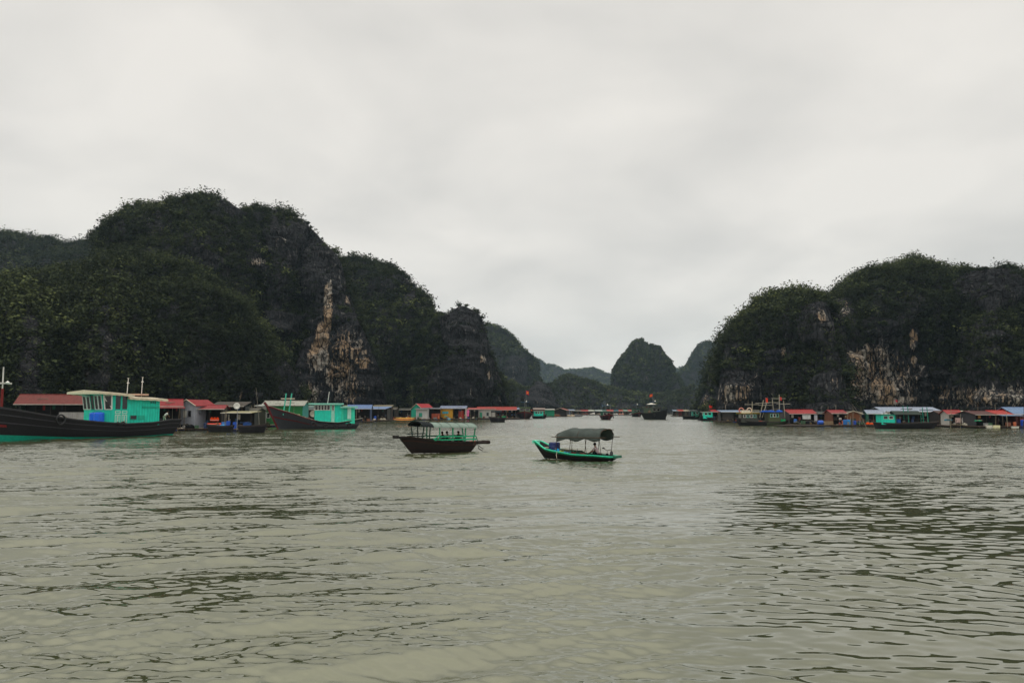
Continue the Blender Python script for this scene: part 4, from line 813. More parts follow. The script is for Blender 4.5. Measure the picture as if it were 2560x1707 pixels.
# ---- 4. open green sampan with the tarpaulin
def green_boat():
    F = Frame(1440, 1149, 147); r = empty('sampan', F.o, F.a, 'green-gunwaled open sampan under a sagging grey tarpaulin, with seated man steering', 'boat', 'sampans under way in open water')
    B = 2.0; yo = B / 2
    px = [(1539, 1142), (1480, 1138), (1430, 1135), (1390, 1128), (1365, 1121), (1348, 1110), (1338, 1103)]
    x0, x1 = F.x(1536, .3), F.x(1338, .0); L = x1 - x0
    sh = []
    for a, b in px:
        y = yo * (.95 if 1370 < a < 1500 else .5); sh.append((min(max((F.x(a, y) - x0) / L, 0), 1), F.z(a, b, y)))
    sh.sort(); H = Hull(x0, x1, B, sh, .2, (.9, 1.0), .62, ns=26, point=.72, full=.5)
    H.shell().build('hull', paint('#22201f', 'wood', 1.2), r)
    H.band(.85, 1.0, .03).build('sheer_plank', paint(GREEN, 'paint', 1.1), r); H.band(.0, .18, .02).build('painted_bottom', paint('#1c4a44'), r)
    H.band(.80, .845, .05).build('rubbing_strake', paint('#0e6a4c'), r); H.rim(.16, .06, .04).build('gunwale', paint('#38d8ac'), r)
    H.deck(.5).build('deck', paint('#8a6a4a', 'wood'), r)
    a_ = H.p(1, 1); MB().box(a_[0] - .25, a_[0] + .08, -.32, .32, a_[2] - .16, a_[2] + .07).build('bow_board', paint('#8fe8cc'), r)
    MB().box(x0 - .12, x0 + .12, -.55, .55, H.z(0) - .1, H.z(0) + .06).build('stern_board', paint('#1f6a50'), r)
    # canopy on thin poles: closed end forward, arch open to the stern
    dk = H.floor(.5, .5); hw = 1.12
    xa, xb = F.x(1470, hw), F.x(1388, hw); xa -= .85
    z0 = F.z(1450, 1093, hw); m = MB(); ring = []; nseg = 14
    for i in range(nseg + 1):
        u = i / nseg; x = xa + (xb - xa) * u; fall = max(0, (u - .75) / .25) ** 2
        hh = .58 * (1 - .35 * fall) + .03 * math.sin(u * 19); sag = .08 * math.sin(u * 9) ** 2; w_ = hw * (1 - .05 * fall)
        o = [(x + .05 * math.sin(a * 3), w_ * math.sin(a), z0 - sag * abs(math.sin(a)) ** 3 - .10 * fall + hh * math.cos(a) ** .85 + .02 * math.sin(a * 7 + u * 11)) for a in np.linspace(-math.pi / 2, math.pi / 2, 14)]
        skirt = .14 + .05 * math.sin(u * 14)
        o = [(o[0][0], o[0][1] - .02, o[0][2] - skirt)] + o + [(o[-1][0], o[-1][1] + .02, o[-1][2] - skirt)]
        inn = [(p[0], p[1] * .965, p[2] - .03) for p in o[::-1]]
        ring.append(o + inn)
    m.loft(ring).build('tarpaulin', paint('#4a524e', 'cloth', 1.0), r, True)
    for i in (0, .5, 1):
        x = xa + (xb - xa) * i; MB().tube([(x, hw * 1.0 * math.sin(a), z0 - .05 * (i == 1) + (.55 - .19 * (i == 1)) * math.cos(a)) for a in np.linspace(-1.55, 1.55, 10)], .022, 5).build('canopy_hoop', paint('#4a3c30', 'wood'), r)
    for y, dx in ((0, .3), (-.45, .35), (.5, .2)): MB().tube([(xa - dx, y, z0 + .56 * math.sqrt(1 - (y / hw) ** 2)), (xa + .8, y, z0 + .55 * math.sqrt(1 - (y / hw) ** 2))], .025, 5).build('canopy_batten', paint('#5a4a3a', 'wood'), r)
    for sd in (1, -1): MB().tube([(xa - .45, sd * hw, z0), (xb + .3, sd * hw, z0 - .02)], .025, 5).build('canopy_batten', paint('#5a4a3a', 'wood'), r)
    for u in (.02, .33, .62, .98):
        for sd in (1, -1):
            x = xa + (xb - xa) * u; uu = (x - x0) / L
            MB().tube([(x + (.12 if u > .5 else 0), sd * (H.b(uu) - .06), H.floor(uu, .7)), (x, sd * (hw - .06), z0)], .02, 5).build('canopy_pole', paint('#4a3c30', 'wood'), r)
    def at(p_, y, t=.5): x = F.x(p_, y); return F.w(x, y, H.floor((x - x0) / L, t) + .0)
    q = at(1386, .05, .62); drum(q, 'big dark blue drum standing in the bow of the green sampan', '#1d2c66', .4, .82)
    q = at(1373, .0, .6); crate(q, 'brown wooden box ahead of the blue drum in the green sampan', '#6a5238', (.35, .4, .38), F.a)
    q = at(1364, .0, .62); crate(q, 'cream foam box in the very bow of the green sampan', '#e4dcc8', (.3, .34, .3), F.a)
    for p_, y, c_, lab, s_ in ((1395, .3, '#20a0d8', 'cyan plastic bundle at the foot of the blue drum', .42), (1405, .35, '#c8d848', 'yellow-green net bag in the middle of the sampan', .34), (1417, .4, '#58b8e0', 'light blue plastic bag beside the green tarp pile', .36)):
        heap(at(p_, y, .86), lab, c_, (s_, s_ * .8, s_ * .75), 'bundle', 'bundle', F.a, int(p_), kind='cloth')
    q = at(1432, 0, .8); heap(q, 'dark green tarp heaped over goods in the middle of the sampan', '#2c4a3e', (1.5, .8, .42), 'tarp_pile', 'tarp', F.a, 9)
    q = at(1445, .45, .95); crate(q, 'dark red tray beside the heaped green tarp in the sampan', '#8a3a34', (1.0, .35, .12), F.a)
    q = at(1496, .0, .5); person(q + Vector((0, 0, .10)), F.a * 57.2958 + 8, 'man in pale pink shirt sitting in the stern under the tarpaulin', 'sit', '#cdb9bb', '#1c1c22', fingers=True, lean=.02, h=1.9)
    # engine with handlebars and tiller
    q = at(1517, .1, .75); e_ = empty('outboard_engine', q, F.a, 'small black engine with tiller and handlebar at the sampan stern', 'engine')
    MB().box(-.16, .16, -.13, .13, .0, .2).tube([(.0, 0, .2), (0, 0, .3)], .1, 8).build('engine_block', paint('#1c1c1e', 'plastic'), e_)
    MB().tube([(.1, 0, .2), (.45, .05, .3), (.75, .1, .28)], .02, 5).build('tiller', paint(GREY, 'plastic'), e_)
    MB().tube([(0, 0, .28), (-.05, .05, .5), (.15, .2, .62)], .022, 5).tube([(-.05, .05, .5), (-.3, -.12, .58)], .022, 5).build('handlebar', paint('#222222', 'plastic'), e_)
    MB().tube([(-.28, -.05, .25), (-.32, -.05, .25)], .22, 14).build('flywheel', paint('#202022', 'plastic'), e_)
    MB().sphere((.18, .2, .66), .1, 8, 5, .5).build('mirror', paint('#1a1a1c', 'plastic'), e_)
    x = F.x(1393, yo); MB().tube([(x, yo + .06, H.z((x - x0) / L)), (x + .05, yo + .06, .35), (x + .02, yo + .05, .12)], .022, 5).build('mooring_rope', paint('#d8d2c0', 'cloth'), r)
green_boat()
# ------------------------------------------------------------------ floating houses
USED = set()
def house(pL, pR, pyb, ang, dep, eave, ridge, label, wall=GREY, roofc=RED, rtype='x', front='wall', door=None, wins=(), porch=None, gable=None, shut=(), deckout=1.4, back=1.5, group=None, over=.35, name='floating_house', floats=BLUE, rside=0, roof2=None, wkind='paint'):
    """pL, pR, pyb: left and right end and waterline of the front wall in the photograph; ang: turn of the house;
    front: 'wall', 'open' (posts) or 'half' (wall left, open right)"""
    F = Frame(pL, pyb, ang); r = empty(name, F.o, F.a, label, 'floating house' if name == 'floating_house' else 'shelter', group or 'floating houses of the village')
    L = abs(F.x(pR)); dk = .42; ze = F.z(pL, eave); zr = CAM_H + (1023 - ridge) / FPX * (F.o.y + dep * (.5 if rtype != 'mono' else 1))
    zr = max(zr, ze + .25); T = .1; wm = paint(wall, wkind); rm = paint(roofc, 'roof')
    # raft
    MB().box(-.8, L + .8, -deckout, dep + back, dk - .12, dk).build('deck', paint('#5a4a3c', 'wood'), r)
    b = MB()
    n = max(2, int((L + 1.6) / 2.2))
    for i in range(n + 1): x = -.7 + (L + 1.4) * i / n; b.box(x - .06, x + .06, -deckout - .15, dep + back + .1, dk - .28, dk - .121)
    b.box(-.9, L + .9, -deckout - .02, -deckout + .14, dk - .40, dk - .281); b.build('raft_beams', paint('#332a24', 'wood'), r)
    nf = min(7, max(2, int(L / 1.5)))
    for i in range(nf):
        x = (L) * (i + .5) / nf; MB().tube([(x - .42, -deckout + .35, .02), (x + .42, -deckout + .35, .02)], .27, 10).build('float', paint(floats if i % 3 == 1 else '#20242c', 'plastic'), r)
    # walls
    if rtype == 'y': zr_, ze_ = zr, ze
    def wallbox(x0, x1, y0, y1, z0, z1, nm='wall', mt=None): return MB().box(x0, x1, y0, y1, z0, z1).build(nm, mt or wm, r)
    wallbox(T, L - T, dep - T, dep, dk, ze)
    if rtype == 'x':
        for x0, x1 in ((0, T), (L - T, L)):
            m = MB(); pr = [(0, dk), (dep, dk), (dep, ze), (dep / 2, zr - .06), (0, ze)]
            m.loft([[(x0, y, z) for y, z in pr], [(x1, y, z) for y, z in pr]]); m.build('wall', paint(gable or wall, wkind), r)
    else:
        wallbox(0, T, 0 if front == 'wall' else dep * .4, dep, dk, ze - .02); wallbox(L - T, L, 0 if front == 'wall' else dep * .4, dep, dk, ze - .02)
    fw = None
    if front in ('wall', 'half'):
        xe = L - T if front == 'wall' else L * .5
        if rtype == 'y': 
            pr = [(T, dk), (xe, dk), (xe, ze if front == 'wall' else ze), (L / 2, zr - .06), (T, ze)] if front == 'wall' else [(T, dk), (xe, dk), (xe, zr - .08), (T, ze)]
            m = MB(); m.loft([[(x, 0, z) for x, z in pr], [(x, T, z) for x, z in pr]]); fw = m.build('wall', paint(gable or wall, wkind), r)
        else: fw = wallbox(T, xe, 0, T, dk, ze - .02)
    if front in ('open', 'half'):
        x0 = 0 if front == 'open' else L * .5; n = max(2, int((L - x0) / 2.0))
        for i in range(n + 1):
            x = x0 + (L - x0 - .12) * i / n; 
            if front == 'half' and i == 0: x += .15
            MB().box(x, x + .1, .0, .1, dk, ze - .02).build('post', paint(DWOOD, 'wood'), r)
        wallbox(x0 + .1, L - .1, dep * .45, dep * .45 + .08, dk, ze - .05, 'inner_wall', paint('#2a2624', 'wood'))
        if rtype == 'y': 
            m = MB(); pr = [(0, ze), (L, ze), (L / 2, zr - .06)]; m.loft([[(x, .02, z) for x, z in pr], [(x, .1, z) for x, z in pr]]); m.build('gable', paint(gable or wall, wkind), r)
    # roof
    o = over
    if rtype == 'x':
        ro = MB().slab([(-o, -o, ze - .08), (L + o, -o, ze - .08), (L + o, dep / 2, zr), (-o, dep / 2, zr)], .06).slab([(-o, dep / 2 + .01, zr), (L + o, dep / 2 + .01, zr), (L + o, dep + o, ze - .08), (-o, dep + o, ze - .08)], .06).build('roof', rm, r)
        MB().box(-o - .02, L + o + .02, dep / 2 - .1, dep / 2 + .1, zr + .002, zr + .07).build('ridge_cap', paint(roofc, 'plastic', 1.15), ro)
    elif rtype == 'y':
        ro = MB().slab([(-o, -o, ze - .08), (L / 2, -o, zr), (L / 2, dep + o, zr), (-o, dep + o, ze - .08)], .06).slab([(L / 2 + .01, -o, zr), (L + o, -o, ze - .08), (L + o, dep + o, ze - .08), (L / 2 + .01, dep + o, zr)], .06).build('roof', rm, r)
        for a, b_ in ((-o, L / 2), (L + o, L / 2)): MB().tube([(a, -o - .03, ze - .1), (b_, -o - .03, zr - .02)], .07, 4).build('bargeboard', paint(CREAM, 'wood'), ro)
    else:
        ro = MB().slab([(-o, -o - .3, ze), (L + o, -o - .3, ze), (L + o, dep + o, zr), (-o, dep + o, zr)], .07).build('roof', rm, r)
    m = MB().box(-o, L + o, -o - .04 - (.3 if rtype == 'mono' else 0), -o - (.3 if rtype == 'mono' else 0) - .002, ze - .17 + (.08 if rtype == 'mono' else 0), ze - .07 + (.08 if rtype == 'mono' else 0))
    if rtype != 'y': m.build('fascia', paint('#d8d4c8', 'wood'), ro)
    # openings
    for (u, v, w_, h_, col) in wins: window(r, '-y', (L * u, 0, dk + v), w_, h_, col, fw=.07)
    for (u, v, w_, h_, col) in shut: MB().box(L * u - w_ / 2, L * u + w_ / 2, -.05, -.003, dk + v - h_ / 2, dk + v + h_ / 2).build('shutter', paint(col), r)
    if door: u, col = door; d = MB().box(L * u - .42, L * u + .42, -.045, -.003, dk + .04, dk + 1.95).build('door', paint(col), r); MB().box(L * u + .28, L * u + .34, -.08, -.046, dk + .95, dk + 1.1).build('handle', paint(GREY, 'plastic'), d)
    if porch:   # (u0, u1, drop, out, colour)
        u0, u1, drop, outp, col = porch; z1 = ze - .2
        p = MB().slab([(L * u0, -outp, z1 - drop), (L * u1, -outp, z1 - drop), (L * u1, -.36, z1), (L * u0, -.36, z1)], .05).build('porch_roof', paint(col, 'roof'), r)
        for u in (u0 + .02, u1 - .02): MB().box(L * u - .05, L * u + .05, -outp + .1, -outp + .2, dk if outp < deckout else -.2, z1 - drop - .05).build('porch_post', paint('#5a5248', 'wood'), r)
    if rside:   # lean-to on the right
        m = MB().slab([(L + .02, -.3, ze - .25), (L + rside, -.3, ze - .5), (L + rside, dep, ze - .5), (L + .02, dep, ze - .25)], .06); m.build('lean_to_roof', paint(roof2 or roofc, 'roof'), r)
        for y in (0, dep - .2): MB().box(L + rside - .2, L + rside - .1, y, y + .1, -.1, ze - .57).build('post', paint(DWOOD, 'wood'), r)
        MB().box(L + .81, L + rside + .2, -deckout, dep, dk - .12, dk - .002).build('deck', paint('#5a4a3c', 'wood'), r)
    rg = random.Random(int(pL * 7 + pR))
    if front != 'wall' or True:
        xs0 = 0 if front == 'open' else (L * .52 if front == 'half' else L)
        if xs0 < L:
            z = dk + .2; y = dep * .45 - .5
            MB().box(xs0 + .3, L - .3, y, y + .4, dk + .8, dk + .86).build('shelf', paint(WOOD, 'wood'), r)
            x = xs0 + .4
            while x < L - .5:
                ww = rg.uniform(.25, .7)
                if rg.random() < .7: MB().box(x, x + ww, y + .02, y + .36, dk + .862, dk + .9 + rg.uniform(.15, .7)).build('stored_goods', paint(rg.choice(['#8a8478', '#2a5a8a', '#a04030', '#c8c0b0', '#3a5a48', '#6a4a38', '#404a58']), 'plastic', .7), r)
                if rg.random() < .5: hgt = rg.uniform(.4, .9); MB().box(x, x + ww * .8, .12, .16, ze - .25 - hgt, ze - .25).build('hanging_cloth', paint(rg.choice(['#7a7a80', '#2c4a6c', '#8a3434', '#b8b0a0', '#35604e', '#c08a4a', '#404048']), 'cloth', .8), r)
                x += ww + rg.uniform(.1, .6)
        nb = max(2, int(L / 2.2)); zr_ = dk + rg.uniform(.7, .95)
        if rg.random() < .75:
            MB().tube([(-.6, -deckout + .25, zr_), (L * rg.uniform(.4, .9), -deckout + .25, zr_ + rg.uniform(-.05, .05))], .03, 5).build('railing', paint('#6a5a48', 'wood'), r)
            for i in range(nb): x = -.6 + L * .9 * i / nb; MB().box(x, x + .06, -deckout + .2, -deckout + .26, -.3, dk + rg.uniform(.6, 1.3)).build('railing_post', paint('#4a4036', 'wood'), r)
        for i in range(rg.randint(2, 4)):   # poles the raft is tied to
            x = rg.uniform(-.7, L + .6); y = rg.choice([-deckout - .1, dep + .3, -deckout - .1]); hh_ = rg.uniform(1.6, 4.6); MB().tube([(x, y, -1), (x + rg.uniform(-.3, .3), y, hh_)], [.05, .03], 5).build('mooring_pole', paint(rg.choice(['#8a7c68', '#5a5044', '#b0a890']), 'wood'), r)
        for i in range(rg.randint(1, 3)):   # planks and bits lying about the raft edge
            x = rg.uniform(-.5, L * .8); l_ = rg.uniform(1, 2.6); y = -deckout + rg.uniform(.2, .9); MB().box(x, x + l_, y, y + .18, dk + .003, dk + .06 + .05 * i, rz=rg.uniform(-.2, .2)).build('loose_plank', paint(rg.choice(['#a8987c', '#7a6a58', '#c0b8a4']), 'wood'), r)
        for i in range(rg.randint(0, 2)):   # patches weighing the roof down
            if rtype == 'mono': continue
            x = rg.uniform(.2, L * .8); u = rg.uniform(.15, .7); y = (dep / 2 + over) * u - over; z = (ze - .08) + (zr - ze + .08) * u + .03
            if rtype == 'x': MB().bar((x, y, z + .05), (x + rg.uniform(.8, 1.8), y, z + .05), .07).build('roof_batten', paint('#8a8070', 'wood'), ro)
    r['_L'] = L
    class O: pass
    q = O(); q.F = F; q.L = L; q.dk = dk; q.dep = dep; q.r = r; q.out = deckout
    q.at = lambda u, y=-.7, z=0: F.w(L * u, y, dk + z)
    if F.o.y < 330 and name == 'floating_house' and not label.startswith('narrow'):
        short = label.split(',')[0].split(' with ')[0].split(' behind ')[0].split(' beside ')[0].split(' right of ')[0].split(' left of ')[0].split(' squeezed')[0]
        w8 = short.split()
        kinds = rg.sample([('crate', 'grey', '#8c8c8a'), ('crate', 'rust-brown', '#7a4a34'), ('crate', 'green', '#4a6a50'), ('sack', 'pale', '#b8b2a0'), ('sack', 'dark', '#2c2c2e'), ('basket', 'straw', '#a08a60'), ('drum', 'navy', '#20345c'), ('drum', 'orange', '#b86038'), ('net', 'black', '#17181b'), ('net', 'olive', '#3c4030'), ('bucket', 'white', '#c8c6be'), ('bucket', 'red', '#9a4440')], 4 if L > 4 else 3)
        for k_, (ty, cn, hx) in enumerate(kinds):
            p_ = q.at((k_ + rg.uniform(.15, .85)) / len(kinds), -deckout + rg.uniform(.3, .8)); lb = f'{cn} {ty if ty != "net" else "net heap"} on the front deck of the {" ".join(w8[:8] if ty != "net" else w8[:7])}'
            if lb in USED: continue
            USED.add(lb)
            if ty == 'crate': crate(p_, lb, hx, (rg.uniform(.6, 1), .5, rg.uniform(.35, .7)), rg.uniform(0, 1))
            elif ty == 'sack': heap(p_, lb, hx, (rg.uniform(.6, .9), .5, .6), 'sack', 'sack', rg.uniform(0, 3), k_ + int(pL))
            elif ty == 'net': heap(p_, lb, hx, (rg.uniform(.9, 1.5), .6, .7), 'net_pile', 'net', 0, k_ + int(pL))
            elif ty == 'drum': drum(p_, lb, hx, .28, rg.uniform(.7, .95))
            else:
                e_ = empty(ty, p_, 0, lb, ty); a_ = .2 if ty == 'bucket' else .34; MB().tube([(0, 0, 0), (0, 0, .45 if ty == 'bucket' else .3)], [a_ * .75, a_], 12).build('body', paint(hx, 'plastic' if ty == 'bucket' else 'wood'), e_); MB().tube([(0, a_ * math.cos(t_), (.45 if ty == 'bucket' else .3) + a_ * math.sin(t_)) for t_ in np.linspace(0, math.pi, 7)], .012, 4).build('handle', paint(GREY, 'plastic'), e_)
    del r['_L']
    return q

def shanty_boat(pL, pR, pyb, face, top, deck, label, hullc='#242226', cab=TEAL, roofc=CREAM, cabpos=(.15, .6), group='small fishing boats moored in the village', bow='R', B=2.6, bowup=.9, awn=None, glass=3, fl=None, name='fishing_boat', cat='fishing boat'):
    """a small moored boat seen mostly from the side. bow R/L; deck, top = pixel rows of the sheer and the cabin roof"""
    ang = face if bow == 'R' else face + 180
    F = Frame(pL if bow == 'R' else pR, pyb, ang); r = empty(name, F.o, F.a, label, cat, group)
    L = abs(F.x(pR if bow == 'R' else pL)); zd = max(F.z(pL, deck), .35); zt = F.z((pL + pR) / 2, top)
    sh = [(0, zd * 1.12), (.25, zd), (.6, zd * 1.1), (.85, zd + bowup * .5), (1, zd + bowup)]
    H = Hull(0, L, B, sh, .4, (.5, min(1.4, L * .15)), .6, ns=14)
    H.shell().build('hull', paint(hullc, 'wood', 1.2), r); H.band(.85, .95, .05).build('rubbing_strake', paint('#4a4244', 'wood'), r)
    H.rim(.16, .06, .03).build('gunwale', paint('#5a524c', 'wood'), r); H.deck(.75).build('deck', paint(WOOD, 'wood'), r)
    if cab:
        a, b = L * cabpos[0], L * cabpos[1]; hw = B * .36; z0 = zd * .75
        c_ = MB().box(a, b, -hw, hw, z0, zt).build('cabin', paint(cab), r)
        ro = MB().slab([(a - .3, -hw - .25, zt + .14), (b + .5, -hw - .25, zt + .14), (b + .5, hw + .25, zt + .14), (a - .3, hw + .25, zt + .14)], .12).build('roof', paint(roofc, 'wood'), r)
        wh = min(.75, (zt - z0) * .36); n = glass; ww = (b - a) * .8 / n
        for sd in ('+y', '-y'):
            for i in range(n): window(c_, sd, (a + (b - a) * (.1 + .8 * (i + .5) / n), hw if sd == '+y' else -hw, zt - .15 - wh / 2), ww * .8, wh, WHITE if i % 2 else '#8fd6c4', fw=.06)
        for y in (-hw * .5, hw * .5): window(c_, '+x', (b, y, zt - .15 - wh / 2), hw * .8, wh, WHITE, fw=.06)
    if awn:
        a, b, col = L * awn[0], L * awn[1], awn[2]; z = zt - .5 if not cab else zd + 1.5
        canopy(a, b, B * .46, z, .45, .04, 9).build('awning', paint(col, 'cloth'), r)
        for x in (a + .1, b - .1):
            for y in (-B * .42, B * .42): MB().box(x - .04, x + .04, y - .04, y + .04, zd * .7, z + .05).build('post', paint(DWOOD, 'wood'), r)
    q = lambda u, y=0, z=.8: F.w(L * u, y, zd * z)
    return q, F, zd, zt, r

def pole(px, pyb, pytop, label, lean=0, D=None, col='#8a8478', r=.05):
    o = W(px, pyb); z = P(px, pytop, o.y).z
    e = empty('bamboo_pole', o, 0, label, 'pole'); MB().tube([(0, 0, -1), (lean * .5, 0, z * .5), (lean, 0, z)], [r, r * .8, r * .5], 6).build('pole', paint(col, 'wood'), e)
    return e
def pile(pt, label, col, s, seed, rz=0, name='net_pile', cat='net'): return heap(pt, label, col, s, name, cat, rz, seed)

# ---- left bank
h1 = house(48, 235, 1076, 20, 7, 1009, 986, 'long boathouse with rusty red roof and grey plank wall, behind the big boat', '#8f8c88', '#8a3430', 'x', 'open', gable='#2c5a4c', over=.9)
h1b = None
MB().box(h1.L * .52, h1.L * .98, -.2, -.1, h1.dk, h1.dk + 2.6).build('plank_wall', paint('#a8a6a4'), h1.r)
pile(h1.at(.35, -.8), 'dark net heap before the open part of the long boathouse', '#1e2226', (1.8, .8, .8), 11)
drum(h1.at(.12, -.9), 'green drum at the open left end of the long boathouse', '#2a8a58')
h2 = house(388, 452, 1078, 24, 5, 1014, 998, 'small red-roofed hut squeezed between big boat cabin and grey gable house', '#6a6258', '#b03038', 'x', 'open', porch=(-.05, 1.15, .15, 1.2, '#b23a40'), deckout=1.6)
crate(h2.at(.35, -.5, 1.3) - Vector((0, 0, 1.3)), 'green crate on the raft below the small red-roofed hut', '#2a9a5c', (.7, .5, .6))
h3 = house(447, 487, 1076, -14, 5.2, 1013, 999, 'grey planked gable hut with bright red roof and one open white shutter', '#a9adb6', '#b42e38', 'y', 'wall', gable='#a9adb6', wins=((.66, 2.35, .7, 1.15, '#8e9096'),), shut=((.36, 2.3, .66, 1.1, '#e8e6dc'),), deckout=2.6, over=.3)
h3b = house(489, 556, 1076, 8, 4.4, 1021, 1013, 'open red-roofed porch shack with orange life jackets, joined to the grey gable hut', '#4a4442', '#b03840', 'x', 'open', deckout=2.2, gable='#3a3836')
for i, dx in enumerate((.60, .71, .82)):
    o = empty('life_jacket', h3b.at(dx, -.1, 1.15), 0, ['left of three orange life jackets hanging under the red porch', 'middle of three orange life jackets hanging under the red porch', 'right of three orange life jackets hanging under the red porch'][i], 'life jacket', 'orange life jackets under the red porch')
    MB().loft([[(-.2, -.06, 0), (.2, -.06, 0), (.2, .06, 0), (-.2, .06, 0)], [(-.24, -.09, .3), (.24, -.09, .3), (.24, .09, .3), (-.24, .09, .3)], [(-.1, -.05, .62), (.1, -.05, .62), (.1, .05, .62), (-.1, .05, .62)]]).build('vest', paint('#f0481c', 'cloth', 1.2), o)
    MB().box(-.25, .25, -.11, -.1, .12, .17).build('strap', paint(WHITE, 'cloth'), o)
o = empty('inflatable_boat', h3b.at(.72, -.5, .45), 0, 'orange inflatable lying below the life jackets under the red porch', 'dinghy'); MB().tube([(-1.5, 0, .3), (-1.1, 0, .15), (0, 0, .1), (1.1, 0, .2), (1.6, 0, .42)], [.08, .2, .23, .2, .06], 10).build('tube', paint('#e8402a', 'plastic', 1.2), o, True); MB().box(-1.2, 1.2, -.23, -.2, .12, .2).build('stripe', paint(ORANGE, 'plastic'), o)
h3c = house(528, 606, 1074, 6, 5, 1015, 1004, 'dark low shack with flat white roof edge beside a satellite dish', '#2a2c2e', '#5a4a44', 'mono', 'open', deckout=1.2)
o = empty('satellite_dish', P(593, 1030, 125), 0, 'round white satellite dish on a pole behind the flat awning raft', 'satellite dish'); MB().tube([(0, .1, -2.8), (0, .1, .8)], .05, 6).build('pole', paint(GREY, 'plastic'), o)
m = MB(); ring = [[(math.cos(a) * rr * .3, -.25 + yy, .95 + math.sin(a) * rr * .3) for a in np.linspace(0, 2 * math.pi, 17)[:-1]] for rr, yy in ((.05, .1), (1, .02), (1.7, -.06), (1.72, -.02), (1, .07), (.05, .14))]; m.loft(ring).build('dish', paint('#e4e2da', 'plastic'), o, True)
h4 = house(556, 628, 1078, -4, 3.6, 1031.5, 1028, 'flat yellowish awning on thin posts over blue drums, beside the grey boat prow', '#3a3634', '#c8b890', 'mono', 'open', deckout=1.6, name='awning_raft', over=.2)
for i, (u, y, c_, lab) in enumerate(((.48, -.5, BLUE, 'upright blue drum standing under the flat yellowish awning'), (.08, -.6, '#1a4a90', 'dark blue drum at the left post of the flat awning'), (.14, -.9, '#2a7ad0', 'light blue drum leaning by the left post of the flat awning'), (.9, -.8, '#1c3f80', 'navy drum at the right end of the flat awning raft'))): drum(h4.at(u, y), lab, c_, .33, 1.05)
pile(h3.at(.1, -1.8), 'black net heap in front of the grey gable hut, left one', '#15171a', (2.0, 1.1, 1.0), 12); pile(h3.at(.9, -1.6), 'black net heap under the window of the grey gable hut', '#17191c', (1.9, 1.1, .95), 13); pile(h3.at(-.3, -1.4), 'low dark net heap between the big boat stern and the grey hut', '#222426', (1.5, 1, .8), 14)
crate(h3.at(-.25, -2.0), 'yellow plastic tub on the raft before the grey gable hut', '#e8c020', (1.1, .7, .42)); crate(h3.at(.35, -2.4), 'worn brown fish box at the raft edge before the grey hut', '#7a5a48', (.9, .5, .4))
heap(h3.at(.75, -2.5), 'small white sack on the raft edge before the grey hut', '#d0ccc0', (.5, .3, .2), 'sack', 'sack', 0, 15)
q, F_, zd, zt, r_ = shanty_boat(516, 584, 1080, 2, 1050, 1064, 'low dark skiff with light blue tarp moored before the red porch', cab=None, bow='L', B=1.7, bowup=.3); heap(q(.45, 0, .8), 'light blue tarp bundle lying in the low dark skiff', '#3aa0e0', (1.6, .6, .5), 'tarp_bundle', 'tarp', F_.a, 17); drum(q(.2, 0, .6), 'blue drum standing in the low dark skiff', BLUE, .3, 1.1)
person(h2.at(.9, -.8), 250, 'woman in dark blue standing under the small red-roofed hut porch', 'stand', '#20305c', '#201f24')
pole(651, 1078, 968, 'long leaning bamboo pole beside the grey boat prow', -.9)
h5 = house(640, 655, 1068, 4, 6, 1014, 1010, 'narrow pale plank end wall of the white-roofed green hut', '#b4b2ae', '#c8c8c4', 'mono', 'wall', deckout=1.2)
h5a = house(656, 757, 1067, 4, 6, 1012, 1002, 'green plank hut with weathered white roof behind the red prow', '#1f7a3c', '#c4bfb4', 'x', 'wall', wins=((.14, 1.9, .7, 1.1, WHITE),), deckout=1.6, gable='#2c9088')
h5b = house(730, 783, 1063, 3, 6, 1019, 1014, 'open lean-to with grey-green roof between the two turquoise-boat masts and cabin', '#2a3030', '#8fa8a0', 'mono', 'open', deckout=1.6)
o = empty('round_basket', P(783, 1033, 150) - Vector((0, 0, .8)), 0, 'round white coracle-like disc leaning left of the second boat cabin', 'basket'); m = MB(); ring = [[(math.cos(a) * rr, yy, .7 + math.sin(a) * rr) for a in np.linspace(0, 2 * math.pi, 17)[:-1]] for rr, yy in ((.05, 0), (.5, -.03), (.62, -.1), (.64, .02), (.3, .14), (.05, .16))]; m.loft(ring).build('basket', paint('#cfc8b4', 'wood'), o, True)
q, F_, zd, zt, r_ = shanty_boat(596, 668, 1082, -3, 1050, 1064, 'narrow dark skiff piled with cloths and planks under the red prow', cab=None, bow='R', B=1.8, bowup=.3); crate(q(.3, 0, .8), 'blue crate amidships in the narrow dark skiff under the prow', '#1c4a8c', (1.0, .7, .6), F_.a); heap(q(.12, .2, .7), 'orange cloth heap in the stern of the narrow dark skiff', '#d8683c', (.7, .4, .3), 'cloth_heap', 'cloth', F_.a, 18); heap(q(.55, .2, .8), 'white cloth over planks in the narrow dark skiff', '#cfc9bd', (1.4, .5, .22), 'cloth_heap', 'cloth', F_.a, 19)
